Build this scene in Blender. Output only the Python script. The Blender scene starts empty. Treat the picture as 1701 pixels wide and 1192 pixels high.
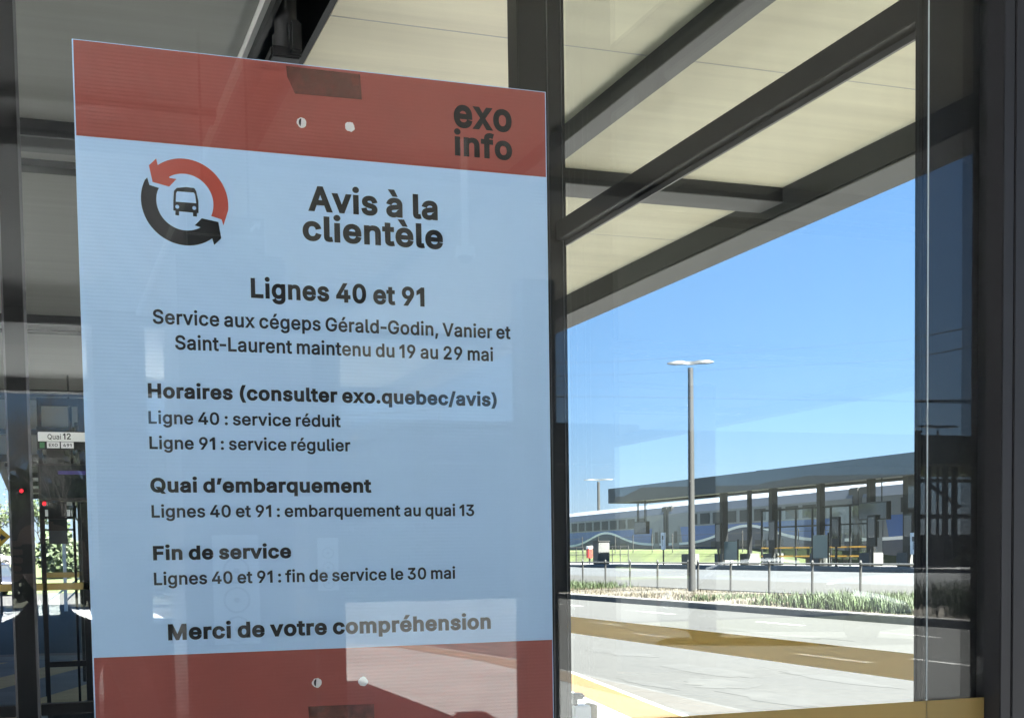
import bpy, bmesh, math, random
from mathutils import Vector, Matrix
S = bpy.context.scene
C = S.collection
R = math.radians
random.seed(7)

# ------------------------------------------------------------------ camera
EYE = 1.55
cam_d = bpy.data.cameras.new("camera")
cam = bpy.data.objects.new("camera", cam_d); C.objects.link(cam)
YAW, PIT, ROL = 0.3468, -0.0581, -0.0149
rt = Vector((math.cos(YAW), -math.sin(YAW), 0)); fw = Vector((math.sin(YAW), math.cos(YAW), 0)); up = Vector((0, 0, 1))
f2 = fw*math.cos(PIT) + up*math.sin(PIT); u2 = -fw*math.sin(PIT) + up*math.cos(PIT)
r3 = rt*math.cos(ROL) + u2*math.sin(ROL); u3 = -rt*math.sin(ROL) + u2*math.cos(ROL)
mw = Matrix((r3, u3, -f2)).transposed().to_4x4(); mw.translation = Vector((0, -1.688, EYE))
cam.matrix_world = mw
cam_d.sensor_fit = 'HORIZONTAL'; cam_d.sensor_width = 36.0
cam_d.lens = 36.0*2175.5/1701.0
cam_d.shift_y = (1041.5-596.0)/1701.0
cam_d.clip_start = 0.005; cam_d.clip_end = 4000
S.camera = cam

# ------------------------------------------------------------------ light
SUN = Vector((0.24, -0.41, 0.88)).normalized()          # towards the sun
w = bpy.data.worlds.new("World"); S.world = w; w.use_nodes = True
nt = w.node_tree; bg = nt.nodes["Background"]
sky = nt.nodes.new("ShaderNodeTexSky"); sky.sky_type = 'NISHITA'; sky.sun_disc = False
sky.sun_elevation = math.asin(SUN.z); sky.sun_rotation = math.atan2(SUN.x, SUN.y)
sky.air_density = 1.0; sky.dust_density = 0.0; sky.ozone_density = 3.0
skm = nt.nodes.new("ShaderNodeMix"); skm.data_type = 'RGBA'; skm.inputs["Factor"].default_value = 0.90
skm.inputs["B"].default_value = (0.155, 0.42, 0.93, 1)                 # evens out the bright band at the horizon
nt.links.new(sky.outputs[0], skm.inputs["A"]); nt.links.new(skm.outputs["Result"], bg.inputs[0]); bg.inputs[1].default_value = 0.05
sl = bpy.data.lights.new("sun", 'SUN'); sl.energy = 5.0; sl.angle = R(0.5); sl.color = (1, 0.97, 0.93)
so = bpy.data.objects.new("sun", sl); C.objects.link(so); so.rotation_euler = SUN.to_track_quat('Z', 'Y').to_euler()
S.view_settings.view_transform = 'Standard'; S.view_settings.look = 'None'; S.view_settings.gamma = 1
S.view_settings.use_curve_mapping = False
S.view_settings.exposure = 4.08
S.render.engine = 'CYCLES'
S.cycles.transparent_max_bounces = 40; S.cycles.max_bounces = 10; S.cycles.glossy_bounces = 6; S.cycles.diffuse_bounces = 5
S.cycles.caustics_reflective = False; S.cycles.caustics_refractive = False
S.cycles.sample_clamp_indirect = 6

# ------------------------------------------------------------------ materials
def mat(name, col, rough=0.6, metal=0.0, var=0.0, scale=6.0, bump=0.0, bscale=60.0, coat=0.0, spec=0.5, stretch=None, fine=0.0):
    m = bpy.data.materials.new(name); m.use_nodes = True
    n = m.node_tree; p = n.nodes["Principled BSDF"]
    p.inputs["Base Color"].default_value = (*col, 1); p.inputs["Roughness"].default_value = rough
    p.inputs["Metallic"].default_value = metal; p.inputs["Coat Weight"].default_value = coat
    p.inputs["Specular IOR Level"].default_value = spec
    if var or bump:
        tc = n.nodes.new("ShaderNodeTexCoord"); src = tc.outputs["Object"]
        if stretch:
            mp = n.nodes.new("ShaderNodeMapping"); mp.inputs["Scale"].default_value = stretch
            n.links.new(src, mp.inputs[0]); src = mp.outputs[0]
    if var:
        t = n.nodes.new("ShaderNodeTexNoise"); t.inputs["Scale"].default_value = scale; t.inputs["Detail"].default_value = 6; t.inputs["Roughness"].default_value = 0.65
        n.links.new(src, t.inputs["Vector"])
        mx = n.nodes.new("ShaderNodeMix"); mx.data_type = 'RGBA'
        rp = n.nodes.new("ShaderNodeMapRange"); rp.inputs["From Min"].default_value = 0.3; rp.inputs["From Max"].default_value = 0.7
        n.links.new(t.outputs["Fac"], rp.inputs[0]); n.links.new(rp.outputs[0], mx.inputs["Factor"])
        mx.inputs["A"].default_value = (*[c*(1-var) for c in col], 1); mx.inputs["B"].default_value = (*[min(1, c*(1+var)) for c in col], 1)
        res = mx.outputs["Result"]
        if fine:                                                    # aggregate speckle and hairline cracks
            t2 = n.nodes.new("ShaderNodeTexNoise"); t2.inputs["Scale"].default_value = 9.0; t2.inputs["Detail"].default_value = 8; n.links.new(tc.outputs["Object"], t2.inputs["Vector"])
            r2 = n.nodes.new("ShaderNodeMapRange"); r2.inputs["From Min"].default_value = 0.35; r2.inputs["From Max"].default_value = 0.65
            r2.inputs["To Min"].default_value = 1-fine; r2.inputs["To Max"].default_value = 1+fine; n.links.new(t2.outputs["Fac"], r2.inputs[0])
            vo = n.nodes.new("ShaderNodeTexVoronoi"); vo.feature = 'DISTANCE_TO_EDGE'; vo.inputs["Scale"].default_value = 0.28
            wn = n.nodes.new("ShaderNodeMixRGB"); wn.inputs[0].default_value = 0.18; n.links.new(tc.outputs["Object"], wn.inputs[1]); n.links.new(t2.outputs["Color"], wn.inputs[2]); n.links.new(wn.outputs[0], vo.inputs["Vector"])
            r3 = n.nodes.new("ShaderNodeMapRange"); r3.inputs["From Max"].default_value = 0.006; r3.inputs["To Min"].default_value = 0.55; n.links.new(vo.outputs["Distance"], r3.inputs[0])
            mu = n.nodes.new("ShaderNodeMath"); mu.operation = 'MULTIPLY'; n.links.new(r2.outputs[0], mu.inputs[0]); n.links.new(r3.outputs[0], mu.inputs[1])
            sc = n.nodes.new("ShaderNodeVectorMath"); sc.operation = 'SCALE'; n.links.new(res, sc.inputs[0]); n.links.new(mu.outputs[0], sc.inputs["Scale"]); res = sc.outputs[0]
        n.links.new(res, p.inputs["Base Color"])
    if bump:
        b = n.nodes.new("ShaderNodeTexNoise"); b.inputs["Scale"].default_value = bscale; b.inputs["Detail"].default_value = 4
        n.links.new(src, b.inputs["Vector"])
        bp = n.nodes.new("ShaderNodeBump"); bp.inputs["Strength"].default_value = bump; bp.inputs["Distance"].default_value = 0.01
        n.links.new(b.outputs["Fac"], bp.inputs["Height"]); n.links.new(bp.outputs[0], p.inputs["Normal"])
    return m

def glass_mat(name, f0=0.038, tint=(0.995, 1.0, 0.995)):
    m = bpy.data.materials.new(name); m.use_nodes = True
    n = m.node_tree; n.nodes.clear()
    out = n.nodes.new("ShaderNodeOutputMaterial"); mix = n.nodes.new("ShaderNodeMixShader")
    tr = n.nodes.new("ShaderNodeBsdfTransparent"); tr.inputs[0].default_value = (*tint, 1)
    gl = n.nodes.new("ShaderNodeBsdfGlossy"); gl.inputs["Roughness"].default_value = 0.0; gl.inputs[0].default_value = (0.96, 1, 0.98, 1)
    ge = n.nodes.new("ShaderNodeNewGeometry"); dt = n.nodes.new("ShaderNodeVectorMath"); dt.operation = 'DOT_PRODUCT'
    n.links.new(ge.outputs["Normal"], dt.inputs[0]); n.links.new(ge.outputs["Incoming"], dt.inputs[1])
    def ma(op, a, b=None):
        q = n.nodes.new("ShaderNodeMath"); q.operation = op
        for i, v in enumerate((a, b)):
            if v is None: continue
            if isinstance(v, (int, float)): q.inputs[i].default_value = v
            else: n.links.new(v, q.inputs[i])
        return q.outputs[0]
    c = ma('ABSOLUTE', dt.outputs["Value"])
    f = ma('ADD', ma('MULTIPLY', ma('POWER', ma('SUBTRACT', 1.0, c), 5.0), 1-f0), f0)
    n.links.new(f, mix.inputs[0]); n.links.new(tr.outputs[0], mix.inputs[1]); n.links.new(gl.outputs[0], mix.inputs[2])
    tc = n.nodes.new("ShaderNodeTexCoord"); mp = n.nodes.new("ShaderNodeMapping"); mp.inputs["Scale"].default_value = (9, 9, 0.9)
    no = n.nodes.new("ShaderNodeTexNoise"); no.inputs["Scale"].default_value = 1.6; no.inputs["Detail"].default_value = 7
    n.links.new(tc.outputs["Object"], mp.inputs[0]); n.links.new(mp.outputs[0], no.inputs["Vector"])
    mr = n.nodes.new("ShaderNodeMapRange"); mr.inputs["From Min"].default_value = 0.45; mr.inputs["From Max"].default_value = 0.8; mr.inputs["To Max"].default_value = 0.012
    df = n.nodes.new("ShaderNodeBsdfDiffuse"); df.inputs[0].default_value = (0.6, 0.6, 0.57, 1); m2 = n.nodes.new("ShaderNodeMixShader")
    n.links.new(no.outputs["Fac"], mr.inputs[0]); n.links.new(mr.outputs[0], m2.inputs[0]); n.links.new(mix.outputs[0], m2.inputs[1]); n.links.new(df.outputs[0], m2.inputs[2])
    n.links.new(m2.outputs[0], out.inputs[0])
    return m

M = {}
M['glass'] = glass_mat('float_glass')
M['glass_end'] = glass_mat('end_glass', 0.034, (0.97, 0.99, 0.98))
M['frame'] = mat('dark_bronze_aluminium', (0.009, 0.009, 0.0095), 0.5, 0.0, 0.15, 9, spec=0.22)
M['jamb'] = mat('charcoal_powder_coat', (0.016, 0.0155, 0.017), 0.5, 0.0, 0.12, 12)
M['alu'] = mat('satin_aluminium', (0.10, 0.10, 0.105), 0.35, 0.8)
M['gasket'] = mat('pale_glass_edge', (0.45, 0.5, 0.5), 0.3)
M['gold'] = mat('ochre_contrast_film', (0.74, 0.55, 0.20), 0.45, 0.0, 0.05, 5)
_n = M['gold'].node_tree; _t = _n.nodes.new('ShaderNodeBsdfTranslucent'); _t.inputs[0].default_value = (0.74, 0.55, 0.20, 1)
_a = _n.nodes.new('ShaderNodeMixShader'); _a.inputs[0].default_value = 0.5
_n.links.new(_n.nodes['Principled BSDF'].outputs[0], _a.inputs[1]); _n.links.new(_t.outputs[0], _a.inputs[2]); _n.links.new(_a.outputs[0], _n.nodes['Material Output'].inputs[0])
M['black_print'] = mat('black_print', (0.005, 0.0055, 0.007), 0.35)
M['steel_dark'] = mat('black_steel', (0.010, 0.011, 0.012), 0.5, 0.0, 0.2, 4, spec=0.3)
M['trim'] = mat('grey_trim', (0.42, 0.42, 0.40), 0.5)
M['flange'] = mat('grey_flange', (0.085, 0.088, 0.09), 0.5, 0, 0.08, 3)
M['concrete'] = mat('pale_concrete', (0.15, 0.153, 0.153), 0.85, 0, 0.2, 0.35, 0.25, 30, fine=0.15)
M['bounce_ground'] = mat('bright_bounce_ground', (0.74, 0.76, 0.78), 0.85, 0, 0.12, 0.35)  # extra bright ground colour, bounces light onto the notice
M['block'] = mat('cast_concrete', (0.10, 0.10, 0.096), 0.85, 0, 0.15, 3)
M['kerb'] = mat('kerb_concrete', (0.1400, 0.1365, 0.1295), 0.85, 0, 0.2, 2)
M['yellow'] = mat('yellow_paint', (0.058, 0.029, 0.0004), 0.6, 0, 0.18, 3.0)
M['beige'] = mat('beige_paver', (0.36, 0.29, 0.16), 0.8, 0, 0.2, 2.5)
M['paver'] = mat('blue_grey_paver', (0.10, 0.115, 0.14), 0.8, 0, 0.25, 1.3, 0.2, 20)
M['road'] = mat('worn_concrete_road', (0.0142, 0.0144, 0.0131), 0.9, 0, 0.25, 0.22, 0.3, 25, stretch=(1.0, 0.25, 1), fine=0.22)
M['asphalt'] = mat('dark_asphalt', (0.0230, 0.0259, 0.0288), 0.9, 0, 0.2, 0.4)
M['white_paint'] = mat('white_road_paint', (0.1872, 0.1872, 0.1800), 0.7, 0, 0.45, 3)
M['soil'] = mat('dry_soil', (0.045, 0.038, 0.028), 0.95, 0, 0.5, 2.2, 0.6, 12)
M['lawn'] = mat('lawn', (0.034, 0.047, 0.010), 0.95, 0, 0.45, 0.45, 0.5, 20)
M['ground'] = mat('rough_ground', (0.030, 0.032, 0.016), 0.95, 0, 0.4, 0.1)
M['leaf'] = mat('green_blades', (0.022, 0.038, 0.007), 0.7, 0, 0.45, 1.2)
M['dryleaf'] = mat('dry_blades', (0.062, 0.05, 0.028), 0.8, 0, 0.35, 1.5)
M['hedge'] = mat('hedge_leaf', (0.0288, 0.0432, 0.0144), 0.7, 0, 0.5, 0.8)
M['bark'] = mat('bark', (0.07, 0.058, 0.048), 0.9, 0, 0.3, 8)
M['galv'] = mat('galvanised_steel', (0.036, 0.036, 0.034), 0.55, 0.0, 0.1, 3)
M['rail'] = mat('grey_painted_rail', (0.0805, 0.0822, 0.0805), 0.5, 0.2)
M['white'] = mat('white_enamel', (0.8, 0.8, 0.79), 0.4)
M['led_red'] = None
M['blackp'] = mat('black_plastic', (0.0060, 0.0060, 0.0070), 0.4)
M['cable'] = mat('cable', (0.01, 0.01, 0.01), 0.8)
M['tyre'] = mat('tyre', (0.015, 0.015, 0.016), 0.85)
M['train_window'] = mat('dark_coach_window', (0.006, 0.007, 0.008), 0.35, spec=0.25)
M['carglass'] = mat('tinted_window', (0.02, 0.025, 0.028), 0.05, 0, spec=0.8)

def emit(name, col, s):
    m = bpy.data.materials.new(name); m.use_nodes = True; n = m.node_tree
    p = n.nodes["Principled BSDF"]; p.inputs["Base Color"].default_value = (*[c*0.2 for c in col], 1)
    p.inputs["Emission Color"].default_value = (*col, 1); p.inputs["Emission Strength"].default_value = s
    return m
M['led_red'] = emit('red_led', (1, 0.02, 0.03), 0.22)
M['led_purple'] = emit('violet_led_text', (0.25, 0.18, 0.9), 0.02)

def soffit_mat(name, col):
    m = mat(name, col, 0.55, 0, 0.09, 1.6, stretch=(0.22, 4.0, 1))
    n = m.node_tree; p = n.nodes["Principled BSDF"]
    tc = n.nodes.new("ShaderNodeTexCoord")
    wv = n.nodes.new("ShaderNodeTexWave"); wv.wave_type = 'BANDS'; wv.bands_direction = 'Y'; wv.wave_profile = 'SAW'
    wv.inputs["Scale"].default_value = 1.05; wv.inputs["Distortion"].default_value = 0.0
    n.links.new(tc.outputs["Object"], wv.inputs["Vector"])
    b = n.nodes.new("ShaderNodeBump"); b.inputs["Strength"].default_value = 0.25; b.inputs["Distance"].default_value = 0.01
    n.links.new(wv.outputs["Fac"], b.inputs["Height"]); n.links.new(b.outputs[0], p.inputs["Normal"])
    return m
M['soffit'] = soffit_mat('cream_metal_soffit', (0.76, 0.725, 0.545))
M['soffit_rear'] = soffit_mat('shaded_cream_soffit', (0.20, 0.19, 0.15))  # cream soffit again, with shade put into its colour behind the camera
M['soffit_dark'] = soffit_mat('darkened_grey_soffit', (0.10, 0.10, 0.095))  # grey soffit with its unlit look put into the colour
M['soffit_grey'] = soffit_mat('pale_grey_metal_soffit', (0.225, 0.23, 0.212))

def flute_mat(name, col, rough=0.38):
    """corrugated plastic: fine horizontal flutes as bump and a faint density change, plus slow blotches"""
    m = mat(name, col, rough, 0, 0.035, 3.0)
    n = m.node_tree; p = n.nodes["Principled BSDF"]
    tc = n.nodes.new("ShaderNodeTexCoord")
    wv = n.nodes.new("ShaderNodeTexWave"); wv.wave_type = 'BANDS'; wv.bands_direction = 'Z'; wv.wave_profile = 'SIN'
    wv.inputs["Scale"].default_value = 68; wv.inputs["Distortion"].default_value = 0.6; wv.inputs["Detail"].default_value = 1
    n.links.new(tc.outputs["Object"], wv.inputs["Vector"])
    b = n.nodes.new("ShaderNodeBump"); b.inputs["Strength"].default_value = 0.12; b.inputs["Distance"].default_value = 0.001
    n.links.new(wv.outputs["Fac"], b.inputs["Height"]); n.links.new(b.outputs[0], p.inputs["Normal"])
    return m
M['board_white'] = flute_mat('white_corrugated_plastic', (0.50, 0.72, 1.0))
M['board_red'] = flute_mat('brick_red_print', (0.345, 0.086, 0.068))
M['logo_red'] = mat('red_print', (0.46, 0.075, 0.05), 0.4)
def tape_mat():
    m = bpy.data.materials.new('brown_packing_tape'); m.use_nodes = True; n = m.node_tree
    p = n.nodes["Principled BSDF"]; p.inputs["Base Color"].default_value = (0.20, 0.085, 0.065, 1); p.inputs["Roughness"].default_value = 0.25
    t = n.nodes.new("ShaderNodeTexNoise"); t.inputs["Scale"].default_value = 45; t.inputs["Detail"].default_value = 3
    tc = n.nodes.new("ShaderNodeTexCoord"); n.links.new(tc.outputs["Object"], t.inputs["Vector"])
    mr = n.nodes.new("ShaderNodeMapRange"); mr.inputs["From Min"].default_value = 0.38; mr.inputs["From Max"].default_value = 0.62
    mr.inputs["To Min"].default_value = 0.66; mr.inputs["To Max"].default_value = 0.36
    n.links.new(t.outputs["Fac"], mr.inputs[0]); n.links.new(mr.outputs[0], p.inputs["Alpha"])
    return m
M['tape'] = tape_mat()

# ------------------------------------------------------------------ builders
class MB:
    def __init__(s): s.bm = bmesh.new()
    def box(s, x0, x1, y0, y1, z0, z1, bev=0.0, mt=None):
        vs = [s.bm.verts.new((x, y, z)) for x in (x0, x1) for y in (y0, y1) for z in (z0, z1)]
        fs = [s.bm.faces.new([vs[i] for i in q]) for q in ((0,1,3,2),(4,6,7,5),(0,4,5,1),(2,3,7,6),(0,2,6,4),(1,5,7,3))]
        if bev:
            es = list({e for f in fs for e in f.edges})
            bmesh.ops.bevel(s.bm, geom=es, offset=bev, segments=2, affect='EDGES', clamp_overlap=True)
        if mt is not None:
            for v in vs: v.co = mt @ v.co
        return s
    def prism(s, pts, h, axis='Y', at=0.0):
        """closed outline (2-D) extruded by h along axis"""
        def P(a, b, t):
            return {'Y': (a, t, b), 'X': (t, a, b), 'Z': (a, b, t)}[axis]
        A = [s.bm.verts.new(P(a, b, at)) for a, b in pts]; B = [s.bm.verts.new(P(a, b, at+h)) for a, b in pts]
        n = len(pts)
        s.bm.faces.new(A); s.bm.faces.new(B[::-1])
        for i in range(n): s.bm.faces.new((A[i], B[i], B[(i+1) % n], A[(i+1) % n]))
        return s
    def tube(s, pts, r, seg=8, cap=True):
        rs = r if isinstance(r, (list, tuple)) else [r]*len(pts)
        rings = []
        pts = [Vector(p) for p in pts]
        for i, p in enumerate(pts):
            d = (pts[min(i+1, len(pts)-1)] - pts[max(i-1, 0)]).normalized()
            q = d.to_track_quat('Z', 'Y')
            rings.append([s.bm.verts.new(p + q @ Vector((rs[i]*math.cos(2*math.pi*k/seg), rs[i]*math.sin(2*math.pi*k/seg), 0))) for k in range(seg)])
        for a, b in zip(rings, rings[1:]):
            for k in range(seg): s.bm.faces.new((a[k], a[(k+1) % seg], b[(k+1) % seg], b[k]))
        if cap and seg > 2:
            s.bm.faces.new(rings[0][::-1]); s.bm.faces.new(rings[-1])
        return s
    def quad(s, *p):
        s.bm.faces.new([s.bm.verts.new(q) for q in p]); return s
    def loft(s, rings, close=True):
        V = [[s.bm.verts.new(p) for p in r] for r in rings]
        n = len(V[0])
        for a, b in zip(V, V[1:]):
            for k in range(n if close else n-1): s.bm.faces.new((a[k], a[(k+1) % n], b[(k+1) % n], b[k]))
        if close:
            s.bm.faces.new(V[0][::-1]); s.bm.faces.new(V[-1])
        return s
    def sheet(s, pts, z, thick=0.0):
        if thick: return s.prism(pts, -thick, 'Z', z)
        s.bm.faces.new([s.bm.verts.new((x, y, z)) for x, y in pts]); return s
    def build(s, name, m, parent=None, smooth=False, loc=None):
        bmesh.ops.recalc_face_normals(s.bm, faces=s.bm.faces)
        me = bpy.data.meshes.new(name); 
        if loc is not None:
            for v in s.bm.verts: v.co -= Vector(loc)
        s.bm.to_mesh(me); s.bm.free()
        me.materials.append(m)
        if smooth:
            for p in me.polygons: p.use_smooth = True
            me.set_sharp_from_angle(angle=R(42))
        o = bpy.data.objects.new(name, me); C.objects.link(o)
        if parent is not None: o.parent = parent
        elif loc is not None: o.location = loc
        return o
def tag(o, label=None, cat=None, group=None, kind=None):
    if label: o['label'] = label
    if cat: o['category'] = cat
    if group: o['group'] = group
    if kind: o['kind'] = kind
    return o
def thing(name, label, cat, loc=(0, 0, 0), rz=0.0, group=None):
    o = bpy.data.objects.new(name, None); C.objects.link(o); o.empty_display_size = 0.1
    o.location = loc; o.rotation_euler.z = rz
    return tag(o, label, cat, group)
def structure(name, mb, m): return tag(mb.build(name, m), kind='structure')
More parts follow.
